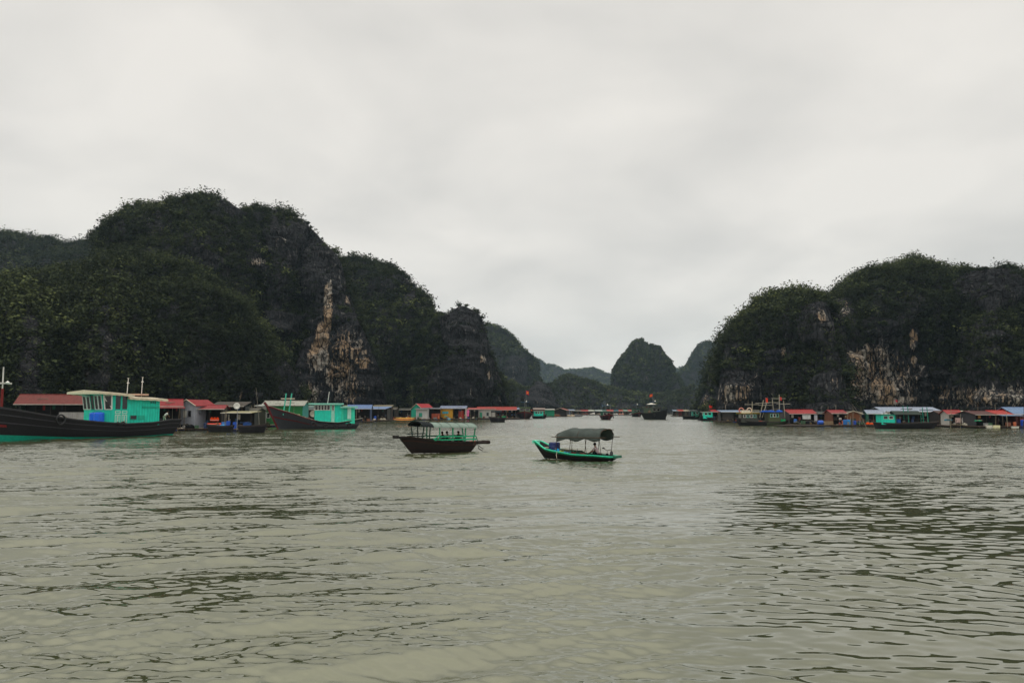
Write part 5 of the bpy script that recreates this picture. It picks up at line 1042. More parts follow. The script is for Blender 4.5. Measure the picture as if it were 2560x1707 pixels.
# middle-left: blue roofs, kayaks
h6 = house(868, 925, 1056, 6, 7, 1021, 1012, 'open work shed with faded blue roof right of the second boat', '#3a3a40', '#7e96cc', 'x', 'open', deckout=3, gable='#26406a')
h6b = house(905, 962, 1053, -5, 7, 1022, 1016, 'open shed with long pale blue awning roof beside the yellow kayaks', '#34302e', '#8ea4d4', 'mono', 'open', deckout=3)
h6c = house(930, 975, 1050, 0, 6, 1018, 1012, 'brownish patched tin roof shelter peeking over the blue awning', '#3a3028', '#a09078', 'mono', 'open', deckout=1)
for u, c_, lab in ((.05, '#2878b8', 'teal-blue drum at the left post of the pale blue awning shed'), (.62, BLUE, 'bright blue drum under the pale blue awning shed')): drum(h6b.at(u, -1.2), lab, c_, .36, 1.1)
pile(h6b.at(1.05, -2), 'pale heap of net floats at the right end of the blue awning raft', '#a8a290', (2.6, 1.2, .9), 21); heap(h6b.at(-.15, -2.2), 'orange buoy heap on the raft of the blue awning shed', '#d88a3c', (1.6, .6, .35), 'buoy_heap', 'buoys', 0, 22)
for i, (px_, py_, lab) in enumerate(((1012, 1052, 'long yellow kayak lying on the raft, upper one of the pair'), (1010, 1054.5, 'long orange-yellow kayak lying at the raft edge in front of its pair'), (893, 1056, 'yellow kayak stub on the raft below the blue-roofed work shed'))):
    o_ = W(px_, py_); o = empty('kayak', o_ + Vector((0, 0, .35 + (.25 if i == 0 else 0))), R(2 - 2 * i), lab, 'kayak', 'yellow kayaks on the rafts'); n = 13; ring = []; Lk = 6.4 if i < 2 else 3.6
    for k in range(n):
        u = k / (n - 1) * 2 - 1; w_ = max(.36 * (1 - abs(u) ** 2.2), .02); zz = .22 * abs(u) ** 3
        ring.append([(u * Lk / 2, w_ * math.cos(a), .22 + zz + .2 * (1 - abs(u) ** 3) * math.sin(a) * .9) for a in np.linspace(0, 2 * math.pi, 11)[:-1]])
    MB().loft(ring).build('hull', paint('#e8a828' if i != 1 else '#e08828', 'plastic', 1.1), o, True); MB().tube([(0, 0, .38), (0, 0, .44)], [.3, .26], 12).build('cockpit_rim', paint('#2a2420', 'plastic'), o)
ra = empty('raft', W(1000, 1050), 0, 'low timber raft with fenced fish pens beneath the yellow kayaks', 'raft'); MB().box(-8, 9, -1.6, 6, .2, .34).build('deck', paint('#4a3e34', 'wood'), ra)
for x in (-6, -2, 2, 6): MB().tube([(x - .6, -1.3, .0), (x + .6, -1.3, .0)], .27, 10).build('float', paint('#2a4a5c', 'plastic'), ra)
for x in (-5.6, 2.5): MB().box(x, x + .1, -1.4, -1.3, .34, 3.6 if x < 0 else 2.2).build('post', paint('#b8b4a8', 'wood'), ra)
MB().box(-5.6, -4.7, -1.41, -1.3, 3.61, 3.7).build('crossbar', paint('#b8b4a8', 'wood'), ra)
rb = empty('drying_net', W(1005, 1046), 0, 'dark bamboo rail hung with black netting behind the yellow kayaks', 'net'); MB().box(-9, 8, -.05, .05, 2.1, 2.2).build('rail', paint(DWOOD, 'wood'), rb); MB().tube([(-8, 0, 1.9), (-3, 0, 1.75), (2, 0, 1.9), (7, 0, 1.8)], .5, 8).build('netting', paint('#1b1d20', 'cloth'), rb, True)
for x in (-8.5, -3, 2, 7.5): MB().box(x, x + .12, -.06, .06, 0, 2.3).build('post', paint(DWOOD, 'wood'), rb)
pole(987.5, 1050, 992, 'tall pale pole standing behind the yellow kayaks', 0); pole(1033, 1048, 965, 'very tall thin mast pole left of the turquoise gable house', -.6)
h7 = house(1028, 1055, 1050, -22, 8, 1022, 1009, 'turquoise gable hut with bright red roof on the left shore', '#2a9a80', '#d0303c', 'y', 'wall', gable='#2fae92', over=.3)
h7b = house(1040, 1068, 1050.5, -2, 4, 1022.5, 1019, 'white plank shed with green shuttered window below the turquoise gable', '#c8c8c6', '#6a6c74', 'mono', 'wall', shut=((.4, 1.3, 1.1, 1.3, '#3aa088'),), wins=((.42, 1.3, .9, 1.1, '#2a8a70'),))
h7c = house(1068, 1100, 1050, 2, 4, 1021, 1019, 'low open shed with rusty red drying racks left of the mustard house', '#5a2c24', '#7a7c90', 'mono', 'open')
for i in range(3): crate(h7c.at(.45 + i * .22, -.6), ['rust-red rack stack left of its two twins by the mustard house', 'rust-red rack stack between two twins by the mustard house', 'rust-red rack stack nearest the mustard house wall'][i], '#9a4428', (.8, .5, 1.7), name='drying_rack', cat='rack', group='rust-red drying racks')
h8 = house(1101, 1163, 1049.5, -2, 7, 1020, 1014.5, 'mustard yellow house with pale violet roof and rust-red door', '#c8941c', '#9ca2c0', 'x', 'half', shut=((.2, 2.0, 2.0, .7, '#40a8b8'), (.22, .75, .9, .5, '#9ad8b0')), gable='#cfc8bc', deckout=2)
MB().box(h8.L * .72, h8.L * .93, .5, .6, h8.dk, h8.dk + 2.7).build('door', paint('#a8301c'), h8.r)
person(h8.at(1.0, -1.2), 270, 'bare-armed person in tan standing right of the mustard house', 'stand', '#c89c6c', '#8a6a50')
o = empty('laundry', h8.at(1.1, -1.0), 0, 'pink patterned cloth hanging on a pole right of the mustard house', 'cloth'); MB().tube([(0, 0, -.4), (0, 0, 3)], .04, 6).build('pole', paint(DWOOD, 'wood'), o); m = MB(); m.loft([[(-.25 + .06 * math.sin(k), -.08 + .05 * math.sin(k * 1.7), 2.9 - k * .3), (.55 + .08 * math.sin(k * .8), .04, 2.9 - k * .3), (.55 + .08 * math.sin(k * .8), .06, 2.9 - k * .3), (-.25, -.05, 2.9 - k * .3)] for k in range(8)]).build('cloth', paint('#e070a0', 'cloth'), o)
for u, lab, c_ in ((.38, 'teal-blue raft drum below the mustard house, left one', '#58a0b8'), (-.2, 'violet-blue raft drum left of the mustard house', '#6a78b8')): drum(h8.at(u, -1.9, -.45), lab, c_, .3, .9, True)
h9 = house(1170, 1196, 1048.5, 3, 5, 1022.5, 1019.5, 'small open stall with pale red roof right of the pink cloth', '#4a4440', '#c8605c', 'x', 'open')
h10 = house(1196, 1238, 1048, 6, 6, 1022, 1017, 'white plank hut with low red roof and green corner, left of the dark sampan', '#b8b6ac', '#c84a44', 'x', 'wall', door=(.15, '#2fa078'), wins=((.55, 1.4, .9, 1.3, '#7aa8a0'),))
h11 = house(1238, 1290, 1047, 1, 7, 1024, 1017, 'long open house with bright orange-red roof behind the dark sampan', '#3a2824', '#c8443e', 'x', 'open', deckout=2, gable='#8a8a84')
h12 = house(1276, 1302, 1046, 0, 6, 1023, 1018.5, 'short pale violet tin roof at the end of the orange-red roof', '#4a3a34', '#9aa0c8', 'mono', 'open')
for u, lab in ((-.1, 'person in grey crouching at the small open stall'),): person(h9.at(.6, -.6), 200, lab, 'sit', '#8a8c90', '#2a2c30')
heap(h9.at(.0, -.6), 'blue tub heap on the raft at the small open stall', '#2a5ab0', (.8, .5, .5), 'tub', 'tub', 0, 25)
# boats there
q, F_, zd, zt, r_ = shanty_boat(1222, 1264, 1055, 8, 1026, 1044, 'dark sampan with black arched awning passing before the white hut', cab=None, bow='L', B=2.2, awn=(.25, .85, '#23282a'), bowup=.4)
person(q(.45, 0, .6), 200, 'person in blue shirt seated under the black arched awning', 'sit', '#2a4a80', '#22242c'); crate(q(.12, 0, .8), 'green box at the stern of the dark awning sampan', '#16925c', (1.1, .9, .7), F_.a)
def bow_on_boat(px, pyb, wpx, sheer, top, label, col='#3a2628', cab='#5a7a5c', roofc='#9ab070', ang=-92, L=13, flagy=None, trim='#7a2a2c', glass=2, bowup=1.1):
    D = W(px, pyb).y; B = wpx * D / FPX * .96; F = Frame(px, pyb, ang); F.o = F.o - F.d * (L * .5); r = empty('fishing_boat', F.o, F.a, label, 'fishing boat', 'trawlers lying bow-on in the channel')
    zd = CAM_H + (1023 - sheer) * D / FPX; zt = CAM_H + (1023 - top) * D / FPX
    H = Hull(-L / 2, L / 2, B, [(0, zd * .8), (.4, zd * .75), (.75, zd * .88), (1, zd * 1.0 + bowup * .2)], .6, (1, 1.6), .75, ns=20, point=.95, full=.55)
    H.shell().build('hull', paint(col, 'wood', 1.2), r); H.band(.88, .97, .06).build('rubbing_strake', paint(trim, 'wood'), r); H.rim(.25, .1, .05).build('gunwale', paint(trim, 'wood'), r)
    a_, b_ = H.p(1, 1), H.p(1, .1); MB().tube([(a_[0] + .2, 0, a_[2] + .4), H.p(1, .6), b_], .14, 6).build('stem_post', paint(trim, 'wood'), r)
    H.deck(.8).build('deck', paint(WOOD, 'wood'), r); hw = B * .33; z0 = zd * .6
    c_ = MB().box(-L * .4, L * .02, -hw, hw, z0, zt).build('wheelhouse', paint(cab), r)
    MB().slab([(-L * .43, -hw - .3, zt + .15), (L * .09, -hw - .3, zt + .15), (L * .09, hw + .3, zt + .15), (-L * .43, hw + .3, zt + .15)], .13).build('roof', paint(roofc, 'wood'), r)
    for i in range(glass): window(c_, '+x', (L * .02, -hw + 2 * hw * (i + .5) / glass, zt - .7), 2 * hw / glass * .8, .8, WHITE, fw=.08)
    m = MB().tube([(-L * .1, 0, zt), (-L * .1, 0, zt + 3.2)], .07, 6); m.build('mast', paint(GREY, 'wood'), r); MB().box(-L * .1 - .05, -L * .1 + .05, -1.6, 1.6, zt + 2.1, zt + 2.2).build('crossbar', paint('#4a78a8', 'wood'), r)
    MB().tube([(-L * .1, .6, zt + 2.2), (-L * .1, .6, zt + 2.7)], [.3, .12], 8).build('lamp', paint(WHITE, 'plastic'), r)
    for sd in (1, -1): tyre((L * .2, sd * (H.b(.7) + .1), zd * .55), r, .4)
    return F, zd, zt, r, L
F_, zd, zt, r_, L_b = bow_on_boat(1311, 1047, 42, 1030, 1019, 'maroon-trimmed trawler lying bow-on under a red flag, before the violet roof', flagy=1)
flag(F_.w(-.1 * L_b, .5, zt), 1 + (1019 - 983) * F_.o.y / FPX, 'red flag with star flying above the bow-on maroon-trimmed trawler', '#d8203c', (1.1, 1.3), .3)
pole(1315, 1049, 963, 'hair-thin tall pole rising beside the maroon-trimmed trawler', 0, r=.03)
person(F_.w(L_b * .1, 2.6, zd * .8), 260, 'person in orange standing at the side of the maroon-trimmed trawler', 'stand', '#e8642c', '#3a2c28')
shanty_boat(1330, 1368, 1046, 4, 1028, 1040, 'small turquoise-cabin boat tied right of the maroon-trimmed trawler', cab=TEAL, roofc='#d8d4c8', cabpos=(.12, .72), bow='R', B=3)
h13 = house(1362, 1386, 1042, 0, 7, 1024, 1021.5, 'bright green-walled shed with flat white roof, right of the turquoise-cabin boat', '#15a078', '#d0ccc0', 'mono', 'wall', deckout=3)
h14 = house(1386, 1416, 1041, -14, 8, 1025, 1020, 'black-walled gable house with red roof at the channel corner', '#26211f', '#b8443c', 'y', 'wall', gable='#241f1d', deckout=3)
h13b = house(1335, 1362, 1043, 0, 7, 1023, 1019.5, 'low rust-and-white striped roof behind the turquoise-cabin boat', '#5a3c34', '#b89a90', 'mono', 'wall')
h15 = house(1416, 1436, 1040, 0, 6, 1026, 1023, 'tiny blue-grey hut right of the black gable house', '#8a98b0', '#a8b4cc', 'mono', 'half')
for i, (px_, c_, lab) in enumerate(((1392, '#8a5a40', 'brown plank heap on the raft before the black gable house'), (1428, '#b8a890', 'tan sack heap before the tiny blue-grey hut'), (1445, '#6a6a6c', 'grey net heap at the end of the corner raft'), (1375, '#a86848', 'reddish board heap before the bright green shed'))): pile(W(px_, 1041.5) + Vector((0, 2, .2)), lab, c_, (3.0, 1.5, 1.2), 31 + i)
for px0, px1, py_, lab in ((1372, 1455, 1041, 'long low raft with clutter reaching into the channel at the corner'), (1440, 1740, 1036.3, 'very long dark raft line across the head of the channel'), (1170, 1300, 1048.6, 'timber raft under the red-roofed houses on the left shore')):
    A = W(px0, py_); B_ = W(px1, py_); rr = empty('raft', A, 0, lab, 'raft'); wdt = (B_ - A).x; MB().box(0, wdt, 0, 5, .25, .5).build('deck', paint('#4a3f36', 'wood'), rr); MB().box(0, wdt, .1, 4.8, -.2, .249).build('float', paint('#1e2024', 'plastic'), rr)
# ---- far row across the channel
far = [(1452, 1470, RED, '#5a4038', 'x', 'red-roofed brown far hut, first in the far row'), (1471, 1486, '#c8c4b4', '#3a3634', 'mono', 'cream flat-roofed dark far shed next to the first red roof'), (1490, 1508, '#b8bcb8', '#4a4c54', 'mono', 'grey far shed with bright tin roof left of the smoke'), (1509, 1518, '#4a6a64', '#14806c', 'mono', 'small teal far hut under the smoke'), (1519, 1534, '#d05048', '#6a5a54', 'x', 'red-roofed far hut right of the teal hut'), (1535, 1546, '#2a6a78', '#1c4a54', 'x', 'dark teal far hut beside the bow-on open boat'), (1547, 1558, '#c8584c', '#7a6a60', 'x', 'small red-roofed far hut with pale wall, mid far row'), (1560, 1572, '#88a898', '#4a5048', 'mono', 'pale green roofed far shed'), (1572, 1587, '#d8685c', '#8a7468', 'x', 'salmon-roofed far hut touching the green trawler'), (1616, 1632, '#a8b0c8', '#6a707c', 'mono', 'lilac-roofed far hut between the two trawlers'), (1684, 1696, '#9aa8c0', '#30343a', 'mono', 'blue-white roofed far hut right of the big dark trawler'), (1697, 1712, '#d84838', '#5a2a28', 'x', 'bright red roof right of the big dark trawler'), (1712, 1726, '#c8b8a0', '#7a7a70', 'x', 'cream-roofed hut above the teal moored boat')]
for i, (a, b, rc, wc, ty, lab) in enumerate(far):
    near = a > 1680; house(a, b, 1037.5 if not near else 1041, rnd.uniform(-6, 6), 5, (1027.5 if not near else 1027), (1024 if not near else 1024), lab, wc, rc, ty, 'half' if i % 2 else 'open', deckout=1.0, over=.25)
for i, (px_, c_, lab) in enumerate(((1480, '#c8c4bc', 'white bundle heap on the far raft left of the smoke'), (1500, '#b0a090', 'tan bundle heap on the far raft below the tin roof'), (1553, '#d8a090', 'pinkish bundle heap on the far raft, mid row'), (1541, '#dcdcd4', 'white foam heap on the far raft beside the teal hut'), (1580, '#a8b8b4', 'pale green net heap before the salmon-roofed hut'), (1620, '#c8c8c0', 'white bundle heap between the two far trawlers'), (1462, '#7a5048', 'brown bundle heap before the first far hut'))): pile(W(px_, 1037.5) + Vector((0, 0, .3)), lab, c_, (3.2, 1.4, 1.5), 41 + i)
for px_, t_, lab in ((1477.5, 1014, 'thin white pole rising over the far row, left one'), (1526, 1010, 'pole with pale top rising right of the smoke')): pole(px_, 1037, t_, lab, 0, r=.1, col='#d8d8d0')
q, F_, zd, zt, r_ = (None,) * 5
bow_on_boat(1524, 1049, 31, 1037, 1029, 'small brown open motorboat coming bow-on up the channel', '#3a2226', '#2a6a58', '#3a8a78', -80, 7, glass=2)
bow_on_boat(1598, 1041.5, 26, 1032, 1023, 'green-cabin trawler lying bow-on in front of the far row', '#2a2c30', '#1f6a4c', '#2a7a58', -88, 12)
F_, zd, zt, r_, L_b = bow_on_boat(1668, 1048.5, 36, 1028, 1019, 'big black trawler with patched net canopy seen from ahead, right of channel centre', '#211f21', '#5a6a58', '#8a8a80', -70, 15, trim='#2a282a', bowup=2.5)
o = empty('parasol', F_.w(-4.5, .8, zt), 0, 'cream awning spread above the cabin of the big black trawler', 'awning'); MB().tube([(0, 0, 1.2), (0, 0, 1.75)], [1.9, .1], 12).build('canopy', paint('#dcd8cc', 'cloth'), o); MB().tube([(0, 0, 0), (0, 0, 1.5)], .06, 6).build('pole', paint(DWOOD, 'wood'), o)
heap(F_.w(-1.5, -.8, zd * .8), 'brown net mound hung over the side of the big black trawler', '#6a5a48', (1.6, 1.6, 1.6), 'net_pile', 'net', 0, 51); heap(F_.w(-5.5, 0, zt + .1), 'dark red bundle on the cabin roof of the big black trawler', '#4a1c20', (1.2, .7, .6), 'bundle', 'bundle', 0, 52)
flag(F_.w(-5, 1.6, zd * .8), 1.4 + (1025 - 987) * F_.o.y / FPX, 'red flag with yellow star on a long pole above the big black trawler', '#d8202c', (1.0, .9), 2.9)
# ---- right bank
shanty_boat(1706, 1752, 1047.5, -3, 1028, 1040, 'dark boat with pale teal cabin moored left of the white-roofed cabin boat', cab='#2f9a88', roofc='#3a3634', cabpos=(.5, .9), bow='R', B=3, glass=2)
shanty_boat(1750, 1800, 1052, -4, 1030, 1044, 'black boat with two turquoise windows panels and white cloth roof, at the right bank corner', cab=TEAL, roofc='#dcdad2', cabpos=(.4, .86), bow='L', B=3, glass=2)
flag(P(1773, 1030, 250), 2.2, 'small red flag above the white cloth roof at the right bank corner', '#e03020', (1.0, .8), 0, star=False)
h20 = house(1782, 1815, 1052, -3, 6, 1029, 1024, 'long dark boathouse with flat red roof behind the two-window boat', '#2a2226', '#c02c34', 'x', 'open', gable='#2a2428')
h20b = house(1806, 1862, 1056, -2, 5, 1029.5, 1025, 'low hut with blue-striped pale tin roof left of the masted boat', '#3a3836', '#a0b0d0', 'mono', 'half')
q, F_, zd, zt, r_ = shanty_boat(1838, 1918, 1063.5, -1, 1034, 1053, 'long low black boat with yellow-edged roof and red prow, left of the fish-pen boat', cab='#3a3c34', roofc='#b8a040', cabpos=(.32, .85), bow='L', B=3, glass=4)
for dx, lab in ((.55, 'pale life ring lying on the yellow-edged roof, left one'), (.80, 'orange-pink life ring on the yellow-edged roof, right one')):
    p_ = q(dx, 0, 1); o = empty('life_ring', (p_.x, p_.y, zt + .75), 0, lab, 'life ring', 'life rings on the yellow-edged boat roof'); tr = tyre((0, 0, 0), o, .5); tr.name = 'ring'; tr.data.materials[0] = paint('#e0c8b4' if dx < .6 else '#d88a78', 'plastic'); MB().box(-.6, -.4, -.13, .13, -.1, .1).build('band', paint('#d04030', 'plastic'), o)
crate(Vector((q(.68).x, q(.68).y, zt + .16)), 'white box stack on the yellow-edged boat roof', '#d8d4c8', (1.8, .9, .6)); heap(q(.12, -.3, .9), 'red and white life-vest heap at the prow of the yellow-edged boat', '#c84840', (1.6, .6, .35), 'vest_heap', 'life vests', 0, 60)
o1 = q(.45, -1.2, .9); person(o1, 250, 'person in red on the yellow-edged boat beside the white lamp', 'stand', '#c83a3c', '#2a2a30', h=1.5)
q, F_, zd, zt, r_ = shanty_boat(1912, 1978, 1063.5, 2, 1032, 1054, 'green-hulled fish boat under blue tarp with many masts and red flags, right bank', hullc='#4c5440', cab='#4e5636', roofc='#4a4a40', cabpos=(.08, .5), bow='R', B=3.6, glass=3, awn=None)
heap(Vector((q(.25).x, q(.25).y, zt + .15)), 'blue tarpaulin heaped on the roof of the many-masted fish boat', '#2a5cb8', (4.0, 1.8, .7), 'tarpaulin', 'tarp', 0, 61); heap(q(.62, -.8, .9), 'bright green net hanging amidships on the many-masted fish boat', '#1fa060', (1.0, .5, .9), 'net_pile', 'net', 0, 62)
for i, (px_, t_, ln) in enumerate(((1899, 1000, .9), (1905, 1006, 1.1), (1935, 998, -.3), (1948, 986, .1), (1880, 1004, .1), (1962, 1002, -.2))):
    D = F_.o.y; b0 = P(px_, 1030, D); o = empty('mast', b0 - Vector((0, 0, 1.2)), 0, ['leftmost crossed pale boom of the many-masted boat', 'second crossed pale boom, leaning right over the blue tarp', 'short pale mast over the middle of the blue tarp', 'tallest mast of the blue-tarp boat, carrying a flag', 'thin upright mast above the yellow-edged roof', 'pale stub mast at the right end of the blue tarp'][i], 'mast'); z = (1030 - t_) * D / FPX + 1.2
    MB().tube([(0, 0, 0), (ln, 0, z)], .07, 6).build('pole', paint('#c0b8a0', 'wood'), o); MB().tube([(ln * .8 - 1.6, 0, z * .82), (ln * .8 + 1.4, 0, z * .82)], .05, 5).build('crossbar', paint('#b8b4a4', 'wood'), o)
D = F_.o.y
flag(P(1915, 1030, D), (1030 - 994) * D / FPX, 'orange-red flag flying over the left of the blue tarpaulin', '#f0442c', (.5, .95), 0, star=False); flag(P(1950, 1020, D), (1020 - 992) * D / FPX, 'red flag on the tallest mast right of its orange-red twin', '#d83830', (.45, .7), 0, star=False)
h21 = house(1975, 2044, 1064, 1, 6, 1033, 1024, 'open fish house with long bright red roof and white gable edge, right bank', '#4a4648', '#bb2f34', 'x', 'open', deckout=2.6, over=.15)
MB().box(h21.L * .45, h21.L * .75, -.06, -.01, h21.dk + 1.0, h21.dk + 1.9).build('white_panel', paint('#d8dcd8'), h21.r); MB().box(h21.L * .88, h21.L * .99, -.06, -.01, h21.dk + .6, h21.dk + 1.9).build('white_panel', paint('#d0d0d8'), h21.r)
drum(h21.at(.1, -1.6), 'blue drum at the left corner of the long red-roofed fish house', '#2a68b8', .35, 1.0); person(h21.at(.28, -1.4), 220, 'person in maroon bending before the red-roofed fish house', 'walk', '#8a2c3c', '#3a2a40', lean=.1); pile(h21.at(.55, -1.7), 'black net heap before the white panel of the red-roofed fish house', '#17181c', (2.6, .9, 1.0), 63)
pile(h21.at(.85, -1.8), 'brown gear heap at the right corner of the red-roofed fish house', '#4a3430', (1.4, .8, .8), 64)
h22 = house(2083, 2116, 1066, -6, 6, 1032, 1025, 'teal-walled hut with red striped roof left of the brown shed', '#2a7a70', '#b03640', 'x', 'open', deckout=3, gable='#7a4a34')
h23 = house(2116, 2152, 1066, -12, 6, 1033, 1027, 'brown brick-coloured gable shed right of the teal-walled hut', '#8a5638', '#5a4c44', 'y', 'wall', gable='#8a5638', shut=((.5, .9, 1.0, .7, '#3a4030'),), wkind='wood', deckout=2.4)
for i, (u, y, c_, lab) in enumerate(((-1.1, -1.5, '#2a5cc0', 'blue drum lying on the raft left of the teal-walled hut'), (.9, -2.0, '#2088c8', 'sky-blue drum standing before the teal-walled hut'), (.6, -2.6, '#1c68b0', 'blue tub drum at the raft edge before the teal-walled hut'))): drum(h22.at(u, y), lab, c_, .42, 1.0, i == 0)
drum(h23.at(.4, -2.0), 'royal blue drum before the brown gable shed', '#1c4ab0', .4, .8); crate(h22.at(-.55, -1.8), 'tan plank crate on the raft left of the teal-walled hut', '#8a7458', (1.7, .8, .7))
person(h22.at(-.85, -1.6), 300, 'person in white crouching left of the tan plank crate', 'sit', '#d8d0c4', '#6a5c50'); person(h22.at(.35, -1.6), 250, 'person in white shirt bending before the teal-walled hut', 'walk', '#e0e0dc', '#1c2c44', lean=.12); person(h22.at(.7, -1.8), 280, 'person in dark clothes and straw hat standing before the teal-walled hut', 'stand', '#20242c', '#1c1c24', hat='#c8b080'); person(h23.at(1.05, -.8), 240, 'person in black standing at the right end of the brown gable shed', 'stand', '#1a1a1e', '#18181c')
pole(2172, 1068, 1008, 'long bamboo pole leaning left over the brown gable shed roof', -3.2, r=.06)
ra = empty('raft', W(2060, 1067), 0, 'cluttered fish-pen raft joining the houses of the right bank', 'raft'); MB().box(-8, 42, 0, 7, .15, .3).build('deck', paint('#3e352e', 'wood'), ra)
for i in range(8): MB().tube([(-6 + i * 6, .3, -.02), (-4.6 + i * 6, .3, -.02)], .27, 10).build('float', paint('#20304c' if i % 2 else '#18191c', 'plastic'), ra)
h24 = house(2172, 2212, 1065, -16, 7, 1033, 1025, 'green-gabled hut with pale lilac-blue roof behind the orange heap', '#2c6a54', '#b4bad0', 'x', 'open', gable='#2f8068', deckout=2.4)
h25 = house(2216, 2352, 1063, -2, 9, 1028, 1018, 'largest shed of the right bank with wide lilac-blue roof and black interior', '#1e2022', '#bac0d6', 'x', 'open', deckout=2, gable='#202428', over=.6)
heap(h24.at(.0, -2.6), 'glowing orange buoy heap on the raft before the green-gabled hut', '#ff5a20', (1.5, .7, .6), 'buoy_heap', 'buoys', 0, 66); pile(h23.at(.9, -1.8), 'olive net heap before the window of the brown gable shed', '#3a4a38', (1.6, .8, .9), 67)
q, F_, zd, zt, r_ = shanty_boat(2188, 2348, 1071, -2, 1037, 1057, 'long black boat with turquoise stern cabin moored before the largest lilac roof', cab=TEAL, roofc='#3a8a74', cabpos=(.06, .27), bow='R', B=3.4, glass=2, bowup=.3)
heap(Vector((q(.17).x, q(.17).y, zt + .12)), 'white net roll on the turquoise stern cabin roof', '#c0c4bc', (1.4, .5, .3), 'net_roll', 'net', 0, 68)
a_, b_ = F_.x(2228), F_.x(2296); MB().slab([(a_, -1.6, zt + .1), (b_, -1.6, zt + .1), (b_, 0, zt + .75), (a_, 0, zt + .75)], .06).slab([(a_, .01, zt + .75), (b_, .01, zt + .75), (b_, 1.6, zt + .1), (a_, 1.6, zt + .1)], .06).build('awning', paint('#3a423c', 'cloth'), r_)
for x in (a_ + .2, (a_ + b_) / 2, b_ - .2): MB().box(x - .05, x + .05, -1.5, -1.4, zd, zt + .1).build('post', paint('#2f8068', 'wood'), r_)
for px_ in (2257, 2268.5, 2305, 2316.5):
    x = F_.x(px_); MB().tube([(x, -.6, zd * .8), (x - .15, -.6, F_.z(px_, 1018 if px_ > 2300 else 1015))], .07, 6).build('gallows_post', paint('#2f9a80', 'wood'), r_)
for pa, pb, py_ in ((2249, 2278, 1022), (2296, 2329, 1024.5)): MB().tube([(F_.x(pa), -.6, F_.z(pa, py_)), (F_.x(pb), -.6, F_.z(pb, py_))], .07, 6).build('crossbar', paint('#3a4444', 'wood'), r_)
flag(h25.F.w(h25.L * .35, 4.5, 4.2), 1.5, 'small faded red flag on the ridge of the largest lilac roof', '#a83038', (.5, .5), 0, star=False)
drum(q(.34, -.6, .8), 'blue drum under the dark awning of the long black boat', '#1c58a8', .4, .9); person(q(.42, -.6, .8), 270, 'person in grey-green seated under the dark awning of the long black boat', 'sit', '#7a8a80', '#2a2c30')
h26 = house(2374, 2406, 1068, -14, 6, 1034, 1025, 'red-sided hut with red roof and white front gable, right bank', '#7a2428', '#bb3438', 'x', 'open', gable='#c8c4bc', deckout=3)
h26b = house(2400, 2442, 1068, 2, 6, 1034, 1026, 'white gable porch with cream awning beside the red-sided hut', '#b8bcc4', '#d8cdb4', 'y', 'open', gable='#c4c0bc', deckout=3)
for i, (u, c_, lab) in enumerate(((.1, '#f0c8c0', 'pale pink sheet hanging before the red-sided hut'), (.65, '#e8e4dc', 'white sheet hanging right of the pink sheet'))):
    o = empty('laundry', h26.at(.45 + u * .9, -1.6), .1, lab, 'laundry', 'sheets drying at the red-sided hut'); m = MB(); m.loft([[(-.7, .05 * math.sin(k), 1.5 - k * .25), (.6, .06 * math.cos(k), 1.45 - k * .25), (.6, .02 + .06 * math.cos(k), 1.45 - k * .25), (-.7, .02 + .05 * math.sin(k), 1.5 - k * .25)] for k in range(5)]).build('cloth', paint(c_, 'cloth'), o); MB().tube([(-.9, 0, 1.52), (.8, 0, 1.48)], .03, 5).build('rail', paint(DWOOD, 'wood'), o)
    for x in (-.85, .75): MB().box(x - .03, x + .03, -.03, .03, 0, 1.5).build('post', paint(DWOOD, 'wood'), o)
heap(h26.at(-.3, -1.8, .9), 'teal and blue cloth bundle slung left of the pink sheet', '#2a7890', (1.2, .5, .5), 'cloth_bundle', 'cloth', 0, 70); heap(h26.at(.95, -1.2, .9), 'orange life-vest bundle between the sheet and the white gable porch', '#f07830', (.5, .3, .5), 'vest_bundle', 'life vest', 0, 71)
person(h26b.at(.35, -1.2), 250, 'person in navy and white hat stooping before the white gable porch', 'walk', '#2a3c58', '#24344c', lean=.1, hat='#e0dcd0')
h27 = house(2442, 2492, 1070, 0, 7, 1035, 1027, 'open shed with dull maroon roof and white front beam, right bank', '#3c3c40', '#6a3838', 'x', 'open', deckout=2.2)
h28 = house(2496, 2550, 1070, -3, 7, 1034.5, 1026, 'shed with bright red roof partly under a blue awning at the right edge', '#5a2c2c', '#d03c38', 'x', 'open', porch=(.0, 1.0, .1, 1.6, '#94aad4'), deckout=2.4)
h29 = house(2540, 2640, 1070, -4, 8, 1034, 1018, 'rust-walled house with tall light blue roof cut by the right frame edge', '#6a2c24', '#8aa2cc', 'x', 'wall', deckout=2.4)
drum(h28.at(.93, -1.6), 'upright bright blue drum on the raft at the right frame edge', '#1c50c8', .5, 1.15); person(h28.at(.95, -.8), 250, 'person in orange standing behind the blue drum at the right edge', 'stand', '#e0603c', '#4a2c28')
crate(h26b.at(.9, -2.6), 'yellow crate on the raft between the white gable porch and the maroon shed', '#d8b028', (1.6, .8, .45)); heap(h27.at(-.1, -1.4, .9), 'green folded canopy by the left post of the maroon-roofed shed', '#1f9a68', (1.2, .5, .3), 'folded_canopy', 'canopy', 0, 72)
for i, (u, c_) in enumerate(((.55, '#e4dfb4'), (.25, '#d8d4c4'))): crate(h27.at(u, -2.3, -.35), ['cream foam float block under the maroon-roofed shed, larger one', 'cream foam float block left of the larger one'][i], c_, (1.4 - .3 * i, .6, .5), name='foam_float', cat='float')
crate(h28.at(.4, -2.4, -.35), 'pale foam slab at the raft edge below the blue awning', '#dcdcd0', (1.2, .6, .3), name='foam_float', cat='float')
